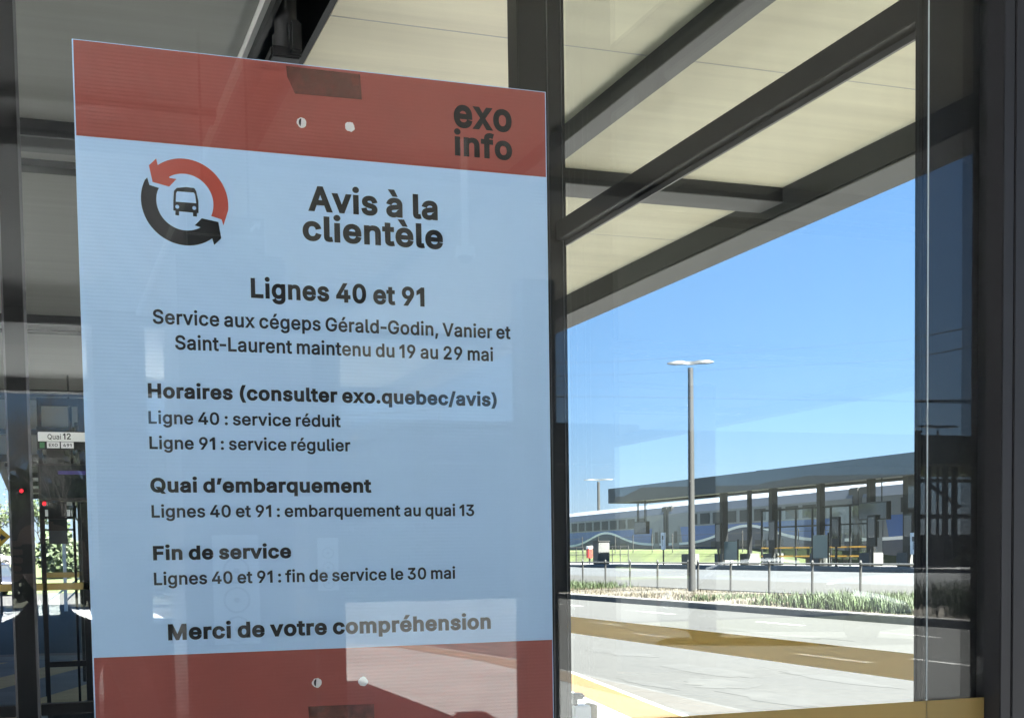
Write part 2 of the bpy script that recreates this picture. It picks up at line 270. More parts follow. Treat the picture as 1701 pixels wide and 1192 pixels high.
GLYPHS = """
(	273	89,156,89,207,89,244 93,283,101,324,108,364 119,404,132,441,145,479 160,511,177,539,196,539 216,539,236,539,219,504 204,467,191,428,178,389 168,351,161,313,155,276 151,240,151,207,151,176 154,146,160,115,166,83 176,51,188,16,201,-18 217,-56,236,-96,216,-96 196,-96,177,-96,148,-47 126,3,111,55,97,106
)	273	57,-96,37,-96,57,-55 73,-17,86,18,98,53 107,85,113,116,119,147 122,177,122,207,122,240 118,276,112,313,105,351 95,389,82,428,70,467 55,504,37,539,57,539 77,539,97,539,113,511 128,479,142,441,155,404 165,364,173,323,180,283 184,244,184,207,184,156 177,104,161,53,146,2 125,-48,97,-96,77,-96
,	188	53,-119,38,-119,48,-56 58,8,68,71,91,71 114,71,137,71,119,8 102,-56,84,-119,69,-119
-	453	263,244,337,244,337,226 337,207,337,188,263,188 188,188,114,188,114,207 114,226,114,244,188,244
.	188	108,-4,95,-4,83,-4 72,0,63,9,54,18 50,28,50,41,50,54 54,65,63,73,72,82 83,87,95,87,108,87 119,82,128,73,137,65 141,54,141,41,141,28 137,18,128,9,119,0
/	249	216,533,235,533,180,330 126,127,71,-76,52,-76 33,-76,14,-76,69,127 124,330,178,533,197,533
0	453	264,-7,227,-7,189,-7 157,3,130,24,103,45 83,74,69,113,55,152 48,199,48,254,48,309 55,356,69,395,83,434 104,464,130,484,157,505 189,516,227,516,264,516 296,505,323,484,350,464 370,434,384,395,398,356 405,309,405,254,405,199 398,152,384,113,370,74 350,45,323,24,297,3|202,50,227,50,252,50 273,58,290,74,308,90 321,113,330,144,339,174 344,211,344,254,344,297 339,334,330,365,321,395 308,419,290,435,273,451 252,460,227,460,202,460 180,451,163,435,146,419 132,395,123,365,114,334 109,297,109,254,109,211 114,174,123,144,132,113 146,90,163,74,180,58
1	453	181,0,76,0,76,18 76,36,76,55,181,55 286,55,391,55,391,36 391,18,391,0,286,0|250,509,276,509,276,339 276,170,276,0,255,0 234,0,212,0,212,149 212,299,212,448,211,448 210,448,209,448,168,418 127,388,86,358,86,381 86,404,86,427,123,454 161,481,198,509,224,509
2	453	172,0,64,0,64,16 64,32,64,47,121,108 177,168,234,229,254,249 270,267,282,282,295,298 304,313,311,327,317,341 320,356,320,371,320,390 316,405,308,419,299,432 288,442,273,449,259,456 242,460,224,460,204,460 187,456,172,447,158,439 147,428,139,413,131,399 127,382,127,362,107,362 86,362,66,362,66,392 72,419,86,442,100,465 119,483,143,496,167,509 194,516,225,516,255,516 282,509,306,497,329,484 348,467,361,445,374,424 381,399,381,372,381,354 378,335,371,318,364,300 353,280,336,259,319,237 296,211,267,180,229,140 191,100,153,60,153,59 153,58,153,57,231,57 310,57,389,57,389,38 389,19,389,0,281,0
3	453	252,-7,218,-7,187,-7 158,-1,133,10,107,21 86,37,70,57,54,78 46,103,44,132,66,132 87,132,109,132,111,114 117,99,126,87,136,75 149,65,165,59,181,53 199,50,219,50,239,50 258,53,275,61,292,68 305,79,315,93,324,107 329,124,329,145,329,163 325,181,316,196,307,212 293,224,275,234,256,243 231,248,201,248,186,248 172,248,157,248,157,265 157,282,157,299,200,349 244,399,288,448,288,450 288,451,288,452,215,452 142,452,70,452,70,471 70,490,70,509,171,509 272,509,372,509,372,493 372,477,372,461,319,400 265,339,211,278,211,282 211,285,211,289,249,293 281,288,308,276,335,263 356,246,371,222,386,199 393,173,393,145,393,115 385,89,370,66,355,43 335,25,309,12,282,0
4	453	164,105,40,105,40,123 40,141,40,158,109,275 178,392,247,509,268,509 289,509,311,509,243,394 176,280,109,166,109,165 109,164,109,163,210,163 312,163,413,163,413,144 413,125,413,105,289,105|302,0,282,0,282,40 282,81,282,121,282,130 282,138,282,146,282,203 282,260,282,318,302,318 322,318,343,318,343,212 343,106,343,0,322,0
9	453	195,516,226,516,258,516 286,508,310,494,335,480 354,460,368,434,382,409 389,380,389,347,389,323 383,297,373,270,362,243 343,209,315,168,277,112 239,56,200,0,177,0 154,0,130,0,187,83 244,165,301,248,303,248 305,248,307,248,303,238 296,229,287,221,279,213 269,207,257,202,245,197 232,195,218,195,187,195 160,201,137,214,114,227 96,245,83,269,70,292 64,320,64,352,64,384 71,412,85,436,99,461 118,480,143,494,167,508|246,460,226,460,207,460 189,456,174,446,159,437 147,424,138,407,130,391 125,372,125,352,125,330 130,312,138,295,147,279 159,266,174,257,189,248 207,243,226,243,246,243 263,248,279,257,294,266 306,279,314,295,323,311 327,330,327,350,327,372 323,391,314,407,306,424 294,437,279,446,264,456
:	188	108,-4,95,-4,83,-4 72,0,63,9,54,18 50,28,50,41,50,54 54,65,63,73,72,82 83,87,95,87,108,87 119,82,128,73,137,65 141,54,141,41,141,28 137,18,128,9,119,0|108,271,95,271,83,271 72,275,63,284,54,293 50,304,50,316,50,329 54,340,63,349,72,357 83,362,95,362,108,362 119,357,128,349,137,340 141,329,141,316,141,304 137,293,128,284,119,275
A	480	39,0,16,0,78,170 140,339,201,509,226,509 251,509,276,509,338,339 401,170,463,0,440,0 418,0,395,0,359,101 323,202,287,302,281,321 273,344,264,372,255,400 245,435,232,478,236,478 241,478,245,478,233,435 222,399,213,371,204,343 196,320,191,302,155,202 120,101,85,0,62,0|197,142,110,142,110,161 110,180,110,199,197,199 283,199,370,199,370,180 370,161,370,142,283,142
E	419	165,0,60,0,60,170 60,339,60,509,164,509 268,509,372,509,372,490 372,471,372,452,290,452 207,452,125,452,125,396 125,341,125,286,202,286 278,286,355,286,355,267 355,248,355,229,278,229 202,229,125,229,125,172 125,114,125,57,208,57 292,57,375,57,375,38 375,19,375,0,270,0
F	410	82,0,60,0,60,170 60,339,60,509,163,509 266,509,369,509,369,490 369,471,369,452,288,452 206,452,125,452,125,394 125,336,125,278,198,278 272,278,346,278,346,259 346,240,346,221,272,221 198,221,125,221,125,147 125,74,125,0,103,0
G	520	309,-7,269,-7,223,-7 184,4,149,25,115,46 88,77,69,116,50,155 40,201,40,254,40,308 50,354,69,393,88,432 115,462,149,484,183,505 221,516,265,516,292,516 317,512,340,504,364,496 385,484,403,469,422,454 437,437,449,416,461,396 470,373,474,349,452,349 430,349,408,349,403,365 396,380,387,393,379,406 368,417,356,427,344,436 330,444,315,448,300,453 283,456,265,456,235,456 208,448,183,432,159,417 139,394,125,364,111,334 103,297,103,254,103,211 111,175,125,145,140,115 159,92,184,76,209,61 237,53,269,53,297,53 323,59,345,71,367,83 384,101,396,123,409,146 415,172,415,202,421,201 428,200,434,199,384,199 333,199,283,199,283,218 283,237,283,256,348,256 413,256,478,256,478,237 478,219,478,200,478,158 469,122,451,91,433,60 408,36,377,19,345,2
H	517	82,0,60,0,60,170 60,339,60,509,82,509 103,509,125,509,125,435 125,362,125,289,214,289 303,289,392,289,392,362 392,435,392,509,414,509 435,509,457,509,457,339 457,170,457,0,435,0 414,0,392,0,392,77 392,155,392,232,303,232 214,232,125,232,125,155 125,77,125,0,103,0
L	393	160,0,60,0,60,170 60,339,60,509,82,509 103,509,125,509,125,358 125,208,125,57,203,57 282,57,361,57,361,38 361,19,361,0,261,0
M	628	81,0,60,0,60,170 60,339,60,509,91,509 121,509,152,509,193,402 235,294,277,187,280,180 284,170,287,159,291,148 295,136,299,123,303,110 307,97,311,84,315,71 319,59,322,49,317,49 312,49,307,49,310,59 314,70,318,83,322,95 326,108,330,121,334,134 338,147,342,158,346,170 349,179,352,187,394,294 435,402,476,509,507,509 537,509,568,509,568,339 568,170,568,0,547,0 525,0,504,0,504,97 504,194,504,291,504,302 504,314,504,327,505,340 505,354,505,369,505,383 506,398,506,413,506,428 507,443,507,457,509,457 511,457,513,457,508,441 503,426,498,409,492,393 487,378,482,363,477,348 472,334,467,322,463,309 459,299,456,291,418,194 380,97,342,0,323,0 305,0,286,0,248,97 209,194,170,291,167,299 163,309,159,321,155,333 150,346,145,361,140,376 135,391,129,408,124,424 118,441,112,457,114,457 117,457,119,457,119,444 120,431,120,416,120,401 121,387,121,372,121,357 121,342,122,328,122,315 122,302,122,291,122,194 122,97,122,0,101,0
O	533	311,-7,267,-7,223,-7 184,4,150,25,116,46 90,76,70,115,50,154 40,201,40,254,40,308 50,354,70,393,90,432 116,462,150,484,184,505 223,516,267,516,311,516 350,505,384,484,418,462 444,432,464,393,483,354 493,308,493,254,493,201 483,154,464,115,444,76 418,46,384,25,350,4|236,53,267,53,297,53 325,61,349,76,374,91 394,114,408,144,423,174 430,211,430,254,430,298 423,335,408,365,394,395 374,417,349,433,325,448 297,456,267,456,236,456 209,448,184,433,159,417 140,394,125,364,111,334 103,297,103,254,103,211 111,174,125,144,140,114 159,92,184,76,209,61
Q	533	274,121,245,159,268,159 290,159,313,159,332,134 351,109,369,85,374,78 379,71,384,65,412,27 440,-10,468,-48,446,-48 423,-48,401,-48,382,-23 364,2,346,27,341,33 336,39,331,46,302,84|311,-7,267,-7,223,-7 184,4,150,25,116,46 90,76,70,115,50,154 40,201,40,254,40,308 50,354,70,393,90,432 116,462,150,484,184,505 223,516,267,516,311,516 350,505,384,484,418,462 444,432,464,393,483,354 493,308,493,254,493,201 483,154,464,115,444,76 418,46,384,25,350,4|236,53,267,53,297,53 325,61,349,76,374,91 394,114,408,144,423,174 430,211,430,254,430,298 423,335,408,365,394,395 374,417,349,433,325,448 297,456,267,456,236,456 209,448,184,433,159,417 140,394,125,364,111,334 103,297,103,254,103,211 111,174,125,144,140,114 159,92,184,76,209,61
S	447	263,-9,224,-9,187,-9 155,-3,128,9,100,21 79,38,64,60,49,82 40,107,38,137,60,137 82,137,104,137,106,117 112,101,123,88,134,75 149,65,166,59,184,52 203,49,224,49,247,49 268,53,286,60,304,68 319,78,329,92,340,105 346,121,346,139,346,155 341,169,332,179,323,189 311,198,296,205,281,211 264,217,245,222,224,228 204,234,184,239,142,251 109,268,86,289,63,311 52,339,52,372,52,401 60,426,75,448,90,469 111,486,138,498,164,510 194,516,227,516,261,516 290,510,316,498,342,486 362,469,377,449,392,428 400,404,401,378,380,378 358,378,337,378,335,403 323,423,302,437,281,451 256,459,225,459,203,459 184,455,167,448,151,441 138,431,129,418,120,406 115,391,115,376,115,358 120,344,131,334,142,323 154,314,169,308,184,302 199,297,212,293,230,289 247,284,264,279,279,275 295,270,312,264,328,257 344,248,359,238,373,227 385,214,395,198,404,181 408,162,408,139,408,111 401,86,386,64,372,41 351,24,323,11,296,-2
V	480	229,0,204,0,141,170 79,339,16,509,39,509 62,509,84,509,120,408 156,307,192,206,198,189 206,166,215,137,224,109 235,73,248,31,243,31 239,31,235,31,247,74 258,110,267,138,276,166 284,189,290,206,325,307 360,408,395,509,417,509 440,509,463,509,401,339 340,170,278,0,253,0
X	474	43,0,18,0,84,95 151,190,217,284,217,268 217,252,217,236,155,327 92,418,29,509,54,509 79,509,104,509,129,473 153,437,178,400,188,385 197,372,204,361,211,350 217,340,223,329,229,318 236,306,243,292,240,292 236,292,232,292,239,306 246,318,252,329,258,339 264,350,272,361,279,372 288,385,298,400,323,437 348,473,374,509,398,509 422,509,446,509,384,419 321,329,259,239,259,255 259,271,259,287,324,191 390,96,456,0,431,0 406,0,382,0,352,43 322,86,292,129,283,143 275,155,268,165,262,175 256,185,250,195,244,206 238,217,230,231,235,231 240,231,244,231,238,218 231,207,225,196,219,186 213,176,206,166,199,155 191,143,182,129,152,86 122,43,91,0,67,0
a	389	182,-9,160,-9,136,-9 114,-4,94,5,75,14 59,27,48,45,36,62 30,83,30,108,30,130 35,147,43,161,52,175 63,185,78,193,92,201 108,207,125,211,143,215 160,218,178,220,201,223 219,225,234,227,248,228 258,231,265,235,272,239 276,245,276,255,276,255 276,256,276,257,276,272 273,286,267,297,261,308 252,316,240,322,228,328 213,331,196,331,178,331 162,328,149,322,136,317 126,309,118,301,110,292 104,283,100,274,80,280 61,285,41,291,50,314 62,332,79,346,95,360 113,369,133,375,153,381 173,384,194,384,208,384 223,383,239,379,255,376 271,370,286,360,301,351 313,338,322,320,332,303 337,280,337,251,337,168 337,84,337,0,317,0 297,0,277,0,277,17 277,35,277,52,275,52 274,52,272,52,268,43 261,34,252,25,243,15 230,7,215,1,200,-5|155,45,170,45,193,45 212,50,228,59,243,68 255,79,263,93,271,107 276,122,276,138,276,155 276,173,276,190,273,187 268,184,259,182,251,180 242,178,231,176,221,174 210,172,200,171,190,170 182,169,175,168,161,166 147,163,134,159,121,154 111,148,103,139,96,131 92,119,92,105,92,92 95,81,102,72,109,63 118,57,130,52,142,48
b	424	261,-8,229,-8,206,-8 187,-4,172,4,158,12 146,21,138,31,129,42 123,51,118,59,116,59 114,59,112,59,112,39 112,20,112,0,92,0 72,0,53,0,53,170 53,339,53,509,73,509 93,509,114,509,114,446 114,382,114,319,115,319 117,319,118,319,123,327 129,336,137,346,145,356 157,365,171,373,186,381 205,384,229,384,261,384 289,376,313,361,337,345 356,322,370,293,383,263 390,229,390,189,390,149 383,114,370,84,356,55 337,32,313,16,289,0|197,47,220,47,244,47 263,53,279,66,295,78 308,95,316,117,324,138 328,162,328,189,328,216 324,240,316,261,308,282 296,299,280,311,264,324 244,330,220,330,197,330 177,324,161,312,145,300 133,284,125,263,117,242 113,217,113,189,113,161 117,136,125,115,133,94 146,77,162,65,178,53
c	396	226,-8,207,-8,173,-8 143,0,117,16,91,33 71,56,56,85,41,114 34,149,34,187,34,227 41,262,56,291,71,321 91,343,117,360,143,376 173,384,207,384,226,384 243,382,260,377,276,372 292,365,305,356,319,347 330,335,340,322,350,309 357,294,362,277,342,272 322,267,303,262,300,272 296,281,290,289,285,297 278,305,270,311,262,317 253,322,242,325,232,328 220,330,207,330,182,330 161,323,145,310,129,297 116,280,108,258,100,237 96,213,96,187,96,162 100,139,108,117,116,96 129,79,145,66,161,53 182,46,207,46,220,46 232,48,243,52,253,55 263,60,271,66,279,72 286,80,292,89,297,97 301,107,304,117,324,112 343,107,363,102,358,85 351,70,341,56,332,43 320,31,306,21,293,12 277,4,261,-1,244,-6
d	424	219,-8,195,-8,164,-8 136,0,111,16,87,32 68,55,55,84,41,114 34,149,34,189,34,229 41,263,55,293,69,322 88,345,112,361,136,376 164,384,196,384,219,384 238,381,253,373,268,365 279,356,287,346,296,336 302,327,306,319,308,319 309,319,311,319,311,382 311,446,311,509,331,509 351,509,372,509,372,339 372,170,372,0,352,0 332,0,313,0,313,20 313,39,313,59,311,59 309,59,307,59,302,51 295,42,287,31,278,21 267,12,252,4,238,-4|181,47,205,47,227,47 247,53,263,65,279,77 291,94,299,115,308,136 312,161,312,189,312,217 308,242,300,263,292,284 279,300,263,312,247,324 228,330,205,330,181,330 161,324,145,311,129,299 116,282,108,261,100,240 96,216,96,189,96,162 100,138,109,117,117,95 129,78,145,66,161,53
e	404	238,-8,212,-8,175,-8 143,0,117,16,90,33 70,56,56,85,41,114 34,148,34,187,34,226 41,260,55,290,69,319 89,343,115,359,141,376 171,384,205,384,226,384 246,381,266,374,285,367 303,356,319,341,335,326 348,306,357,282,366,258 371,228,371,194,371,186 371,178,371,169,272,169 174,169,75,169,75,187 75,204,75,221,163,221 250,221,338,221,329,215 319,208,310,202,310,227 306,249,298,269,290,288 278,303,263,314,247,325 228,330,205,330,182,330 163,325,146,313,130,302 118,288,109,270,100,251 96,232,96,211,96,200 96,189,96,178,96,150 101,126,110,106,120,87 134,72,151,61,168,51 189,46,212,46,228,46 241,48,254,53,266,57 277,64,285,73,294,82 301,93,306,105,325,101 345,96,365,91,359,71 349,54,335,39,321,24 303,13,283,4,262,-4
f	254	154,379,228,379,228,362 228,344,228,327,154,327 80,327,6,327,6,344 6,362,6,379,80,379|101,0,81,0,81,144 81,288,81,432,81,453 86,471,96,486,106,500 119,511,135,519,152,526 169,530,187,530,201,530 213,529,222,527,232,525 238,523,243,521,238,503 233,486,227,468,224,470 220,471,215,472,210,473 203,474,195,474,176,474 163,469,154,460,146,451 142,437,142,419,142,279 142,140,142,0,121,0
g	425	238,-151,207,-151,179,-151 155,-147,134,-140,113,-132 96,-123,82,-110,69,-98 58,-84,51,-69,67,-60 84,-50,101,-41,107,-49 113,-57,122,-66,130,-75 141,-82,154,-88,168,-94 186,-97,207,-97,238,-97 263,-90,282,-75,302,-60 311,-37,311,-6,311,19 311,44,311,68,310,68 308,68,306,68,301,60 295,51,287,41,278,32 267,23,252,16,238,8 219,5,195,5,164,5 137,12,113,27,88,41 69,62,55,90,41,118 34,152,34,191,34,230 41,264,55,293,69,322 88,345,112,361,137,376 165,384,196,384,220,384 239,381,253,373,268,365 280,356,288,346,297,336 303,327,308,319,309,319 311,319,313,319,313,339 313,359,313,379,333,379 353,379,372,379,372,250 372,121,372,-9,372,-42 365,-69,350,-90,335,-111 316,-126,291,-136,266,-146|181,59,205,59,228,59 248,64,264,75,280,86 292,101,300,121,308,141 312,165,312,193,312,220 308,243,300,264,292,284 280,301,264,312,248,324 228,330,205,330,181,330 161,324,145,312,129,299 117,283,109,262,100,242 96,219,96,193,96,166 100,143,109,123,117,103 129,87,145,76,162,65
h	410	114,249,114,227,114,151 114,76,114,0,93,0 73,0,53,0,53,170 53,339,53,509,73,509 93,509,114,509,114,435 114,361,114,287,110,287 106,287,102,287,114,322 131,347,152,362,174,377 199,384,227,384,253,384 276,379,295,369,315,358 330,342,341,321,352,299 357,273,357,240,357,160 357,80,357,0,337,0 316,0,296,0,296,78 296,157,296,235,296,265 288,288,273,304,258,321 237,329,210,329,192,329 175,325,161,317,146,309 135,298,126,283,118,267
i	167	73,0,53,0,53,126 53,253,53,379,73,379 93,379,114,379,114,253 114,126,114,0,93,0|95,443,84,443,72,443 62,447,54,455,45,462 41,472,41,483,41,494 45,504,54,512,62,520 72,524,84,524,95,524 106,520,114,512,122,504 126,494,126,483,126,472 122,462,114,455,106,447
l	189	147,-2,139,-2,110,-2 88,5,74,20,60,35 53,57,53,84,53,226 53,367,53,509,73,509 93,509,114,509,114,372 114,235,114,99,114,81 116,69,120,62,125,55 133,52,146,52,152,52 157,52,160,53,164,53 167,54,170,54,173,37 177,20,181,3,175,1 169,0,162,-1,154,-2
m	610	73,0,53,0,53,126 53,253,53,379,72,379 92,379,112,379,112,351 112,323,112,295,111,295 109,295,108,295,113,316 121,332,132,346,144,359 157,369,172,376,187,383 203,386,219,386,247,386 270,378,287,361,305,344 316,322,321,295,318,295 315,295,312,295,317,313 325,329,337,343,349,357 364,367,381,375,398,382 416,386,437,386,459,386 479,381,497,372,515,362 530,348,541,328,551,309 557,285,557,255,557,170 557,85,557,0,536,0 516,0,496,0,496,85 496,169,496,254,496,281 488,301,473,313,457,325 439,330,419,330,402,330 387,327,374,320,362,313 352,303,345,290,339,278 335,263,335,247,335,165 335,82,335,0,315,0 295,0,274,0,274,87 274,173,274,260,274,281 267,298,253,311,239,324 221,330,199,330,185,330 171,327,158,320,144,313 134,303,126,289,118,276 114,258,114,238,114,159 114,79,114,0,93,0
n	410	114,249,114,227,114,151 114,76,114,0,93,0 73,0,53,0,53,126 53,253,53,379,72,379 92,379,112,379,112,349 112,318,112,287,109,287 106,287,102,287,114,322 131,347,152,362,174,377 199,384,227,384,253,384 276,379,295,369,314,358 330,342,341,321,352,299 357,273,357,240,357,160 357,80,357,0,337,0 316,0,296,0,296,78 296,157,296,235,296,265 288,288,273,304,258,321 237,329,210,329,192,329 175,325,161,317,146,309 135,298,126,283,118,267
o	415	242,-8,207,-8,173,-8 143,0,117,16,91,33 71,56,56,85,41,114 34,149,34,187,34,227 41,262,56,291,71,321 91,343,117,360,143,376 173,384,207,384,242,384 273,376,299,360,325,343 345,321,359,291,374,262 381,227,381,187,381,149 374,114,359,85,345,56 325,33,299,16,273,0|182,46,207,46,233,46 254,53,270,66,287,79 299,96,307,117,315,139 319,162,319,187,319,213 315,236,307,258,299,280 287,297,270,310,254,323 233,330,207,330,182,330 161,323,145,310,129,297 116,280,108,258,100,237 96,213,96,187,96,162 100,139,108,117,116,96 129,79,145,66,161,53
p	424	73,-143,53,-143,53,31 53,205,53,379,72,379 92,379,112,379,112,359 112,339,112,319,114,319 116,319,118,319,123,327 129,336,137,346,145,356 157,365,171,373,186,381 205,384,229,384,261,384 289,376,313,361,337,345 356,322,370,293,383,263 390,229,390,189,390,149 383,114,370,84,356,55 337,32,313,16,289,0 261,-8,229,-8,206,-8 187,-4,173,4,158,12 146,21,138,31,130,42 123,51,118,59,117,59 115,59,114,59,114,-8 114,-76,114,-143,93,-143|197,47,220,47,244,47 263,53,279,66,295,78 308,95,316,117,324,138 328,162,328,189,328,216 324,240,316,261,308,282 296,299,280,311,264,324 244,330,220,330,197,330 177,324,161,312,145,300 133,284,125,263,117,242 113,217,113,189,113,161 117,136,125,115,133,94 146,77,162,65,178,53
q	424	372,31,372,-143,351,-143 331,-143,311,-143,311,-76 311,-8,311,59,309,59 308,59,306,59,302,51 295,42,287,31,278,21 267,12,252,4,238,-4 219,-8,195,-8,164,-8 136,0,111,16,87,32 68,55,55,84,41,114 34,149,34,189,34,229 41,263,55,293,69,322 88,345,112,361,136,376 164,384,196,384,219,384 238,381,253,373,268,365 279,356,287,346,296,336 302,327,307,319,309,319 311,319,313,319,313,339 313,359,313,379,332,379 352,379,372,379,372,205|181,47,205,47,227,47 247,53,263,65,279,77 291,94,299,115,308,136 312,161,312,189,312,217 308,242,300,263,292,284 279,300,263,312,247,324 228,330,205,330,181,330 161,324,145,311,129,299 116,282,108,261,100,240 96,216,96,189,96,162 100,138,109,117,117,95 129,78,145,66,161,53
r	259	73,0,53,0,53,126 53,253,53,379,72,379 92,379,112,379,112,360 112,340,112,321,113,321 114,321,115,321,122,340 135,355,152,367,170,379 190,385,213,385,218,385 223,385,229,384,235,384 240,384,243,384,243,363 243,343,243,322,242,323 237,323,230,324,223,325 215,326,207,326,189,326 173,322,159,315,145,307 134,297,126,284,118,270 114,255,114,237,114,158 114,79,114,0,93,0
s	365	211,-8,182,-8,156,-8 133,-4,112,3,92,11 75,23,62,38,49,53 40,72,36,94,55,98 74,102,94,107,99,86 109,70,124,60,139,50 158,45,181,45,208,45 229,51,244,62,260,74 268,87,268,103,268,116 263,127,254,136,245,144 231,151,212,155,191,160 170,165,149,170,115,178 89,191,72,208,55,225 47,247,47,274,47,296 53,315,65,332,77,348 94,361,115,370,136,380 160,384,187,384,213,384 235,380,254,372,272,365 287,353,299,339,310,325 319,309,324,290,305,286 287,281,268,277,263,292 255,304,243,316,230,327 212,333,187,333,165,333 146,327,131,317,116,306 109,293,109,277,109,263 114,252,124,243,134,235 150,228,172,223,191,218 210,214,229,209,264,201 290,188,306,171,323,154 331,133,331,107,331,84 325,64,312,47,300,30 282,16,260,6,237,-3
t	227	138,379,204,379,204,362 204,344,204,327,138,327 72,327,6,327,6,344 6,362,6,379,72,379|65,345,65,471,85,471 106,471,126,471,126,347 126,222,126,98,126,81 129,69,136,61,143,54 154,50,170,50,174,50 179,50,185,51,191,52 197,53,202,54,206,36 209,19,213,2,207,0 200,-2,192,-3,184,-4 176,-4,168,-4,136,-4 110,4,92,21,74,38 65,62,65,93,65,219
u	410	211,-5,182,-5,157,-5 134,0,115,11,95,21 80,37,69,59,58,80 53,107,53,139,53,219 53,299,53,379,73,379 93,379,114,379,114,301 114,222,114,144,114,114 121,91,137,75,152,58 173,50,200,50,218,50 235,54,249,62,264,70 275,81,283,97,292,112 296,131,296,153,296,228 296,304,296,379,316,379 337,379,357,379,357,253 357,126,357,0,337,0 318,0,298,0,298,31 298,61,298,92,301,92 304,92,307,92,295,57 279,32,257,17,235,2
v	389	184,0,163,0,114,126 66,253,17,379,40,379 62,379,84,379,111,305 138,230,165,155,174,132 181,110,187,87,193,64 199,42,206,21,198,21 191,21,184,21,191,42 197,64,203,87,209,110 216,132,224,155,251,230 278,305,305,379,327,379 349,379,371,379,323,253 275,126,226,0,205,0
x	379	44,0,21,0,71,73 121,145,171,218,171,202 171,187,171,171,124,240 76,310,29,379,52,379 76,379,100,379,116,355 132,330,147,306,160,287 170,270,179,253,188,237 198,221,207,206,197,206 186,206,175,206,185,221 194,237,202,253,211,270 221,287,233,306,249,330 266,355,282,379,305,379 328,379,352,379,304,309 256,239,209,169,209,184 209,199,209,214,258,143 308,71,358,0,334,0 310,0,287,0,268,28 249,57,231,85,219,103 209,120,200,136,191,152 182,167,173,182,183,182 194,182,205,182,195,167 186,152,178,136,170,120 160,103,148,85,129,57 110,28,91,0,68,0
à	389	182,-9,160,-9,136,-9 114,-4,94,5,75,14 59,27,48,45,36,62 30,83,30,108,30,130 35,147,43,161,52,175 63,185,78,193,92,201 108,207,125,211,143,215 160,218,178,220,201,223 219,225,234,227,248,228 258,231,265,235,272,239 276,245,276,255,276,255 276,256,276,257,276,272 273,286,267,297,261,308 252,316,240,322,228,328 213,331,196,331,178,331 162,328,149,322,136,317 126,309,118,301,110,292 104,283,100,274,80,280 61,285,41,291,50,314 62,332,79,346,95,360 113,369,133,375,153,381 173,384,194,384,208,384 223,383,239,379,255,376 271,370,286,360,301,351 313,338,322,320,332,303 337,280,337,251,337,168 337,84,337,0,317,0 297,0,277,0,277,17 277,35,277,52,275,52 274,52,272,52,268,43 261,34,252,25,243,15 230,7,215,1,200,-5|155,45,170,45,193,45 212,50,228,59,243,68 255,79,263,93,271,107 276,122,276,138,276,155 276,173,276,190,273,187 268,184,259,182,251,180 242,178,231,176,221,174 210,172,200,171,190,170 182,169,175,168,161,166 147,163,134,159,121,154 111,148,103,139,96,131 92,119,92,105,92,92 95,81,102,72,109,63 118,57,130,52,142,48|182,429,165,429,143,462 121,496,99,529,122,529 145,529,168,529,184,496 199,462,215,429,199,429
è	404	238,-8,212,-8,175,-8 143,0,117,16,90,33 70,56,56,85,41,114 34,148,34,187,34,226 41,260,55,290,69,319 89,343,115,359,141,376 171,384,205,384,226,384 246,381,266,374,285,367 303,356,319,341,335,326 348,306,357,282,366,258 371,228,371,194,371,186 371,178,371,169,272,169 174,169,75,169,75,187 75,204,75,221,163,221 250,221,338,221,329,215 319,208,310,202,310,227 306,249,298,269,290,288 278,303,263,314,247,325 228,330,205,330,182,330 163,325,146,313,130,302 118,288,109,270,100,251 96,232,96,211,96,200 96,189,96,178,96,150 101,126,110,106,120,87 134,72,151,61,168,51 189,46,212,46,228,46 241,48,254,53,266,57 277,64,285,73,294,82 301,93,306,105,325,101 345,96,365,91,359,71 349,54,335,39,321,24 303,13,283,4,262,-4|196,429,180,429,158,462 136,496,114,529,136,529 159,529,182,529,198,496 214,462,230,429,213,429
é	404	238,-8,212,-8,175,-8 143,0,117,16,90,33 70,56,56,85,41,114 34,148,34,187,34,226 41,260,55,290,69,319 89,343,115,359,141,376 171,384,205,384,226,384 246,381,266,374,285,367 303,356,319,341,335,326 348,306,357,282,366,258 371,228,371,194,371,186 371,178,371,169,272,169 174,169,75,169,75,187 75,204,75,221,163,221 250,221,338,221,329,215 319,208,310,202,310,227 306,249,298,269,290,288 278,303,263,314,247,325 228,330,205,330,182,330 163,325,146,313,130,302 118,288,109,270,100,251 96,232,96,211,96,200 96,189,96,178,96,150 101,126,110,106,120,87 134,72,151,61,168,51 189,46,212,46,228,46 241,48,254,53,266,57 277,64,285,73,294,82 301,93,306,105,325,101 345,96,365,91,359,71 349,54,335,39,321,24 303,13,283,4,262,-4|194,429,177,429,193,462 209,496,225,529,247,529 270,529,293,529,271,496 249,462,227,429,210,429
’	177	67,318,52,318,62,382 72,445,82,509,105,509 128,509,151,509,133,445 116,382,98,318,83,318
"""
# ------------------------------------------------------------------ lettering (outlines of a plain grotesque, in thousandths of the type size)
from mathutils.geometry import delaunay_2d_cdt
GLYPH = {}
for _l in GLYPHS.strip('\n').split('\n'):
    _c, _a, _s = _l.split('\t')
    GLYPH[_c] = (int(_a)/1000, [[tuple(int(v)/1000 for v in p.split(',')) for p in sp.split(' ')] for sp in _s.split('|') if sp])

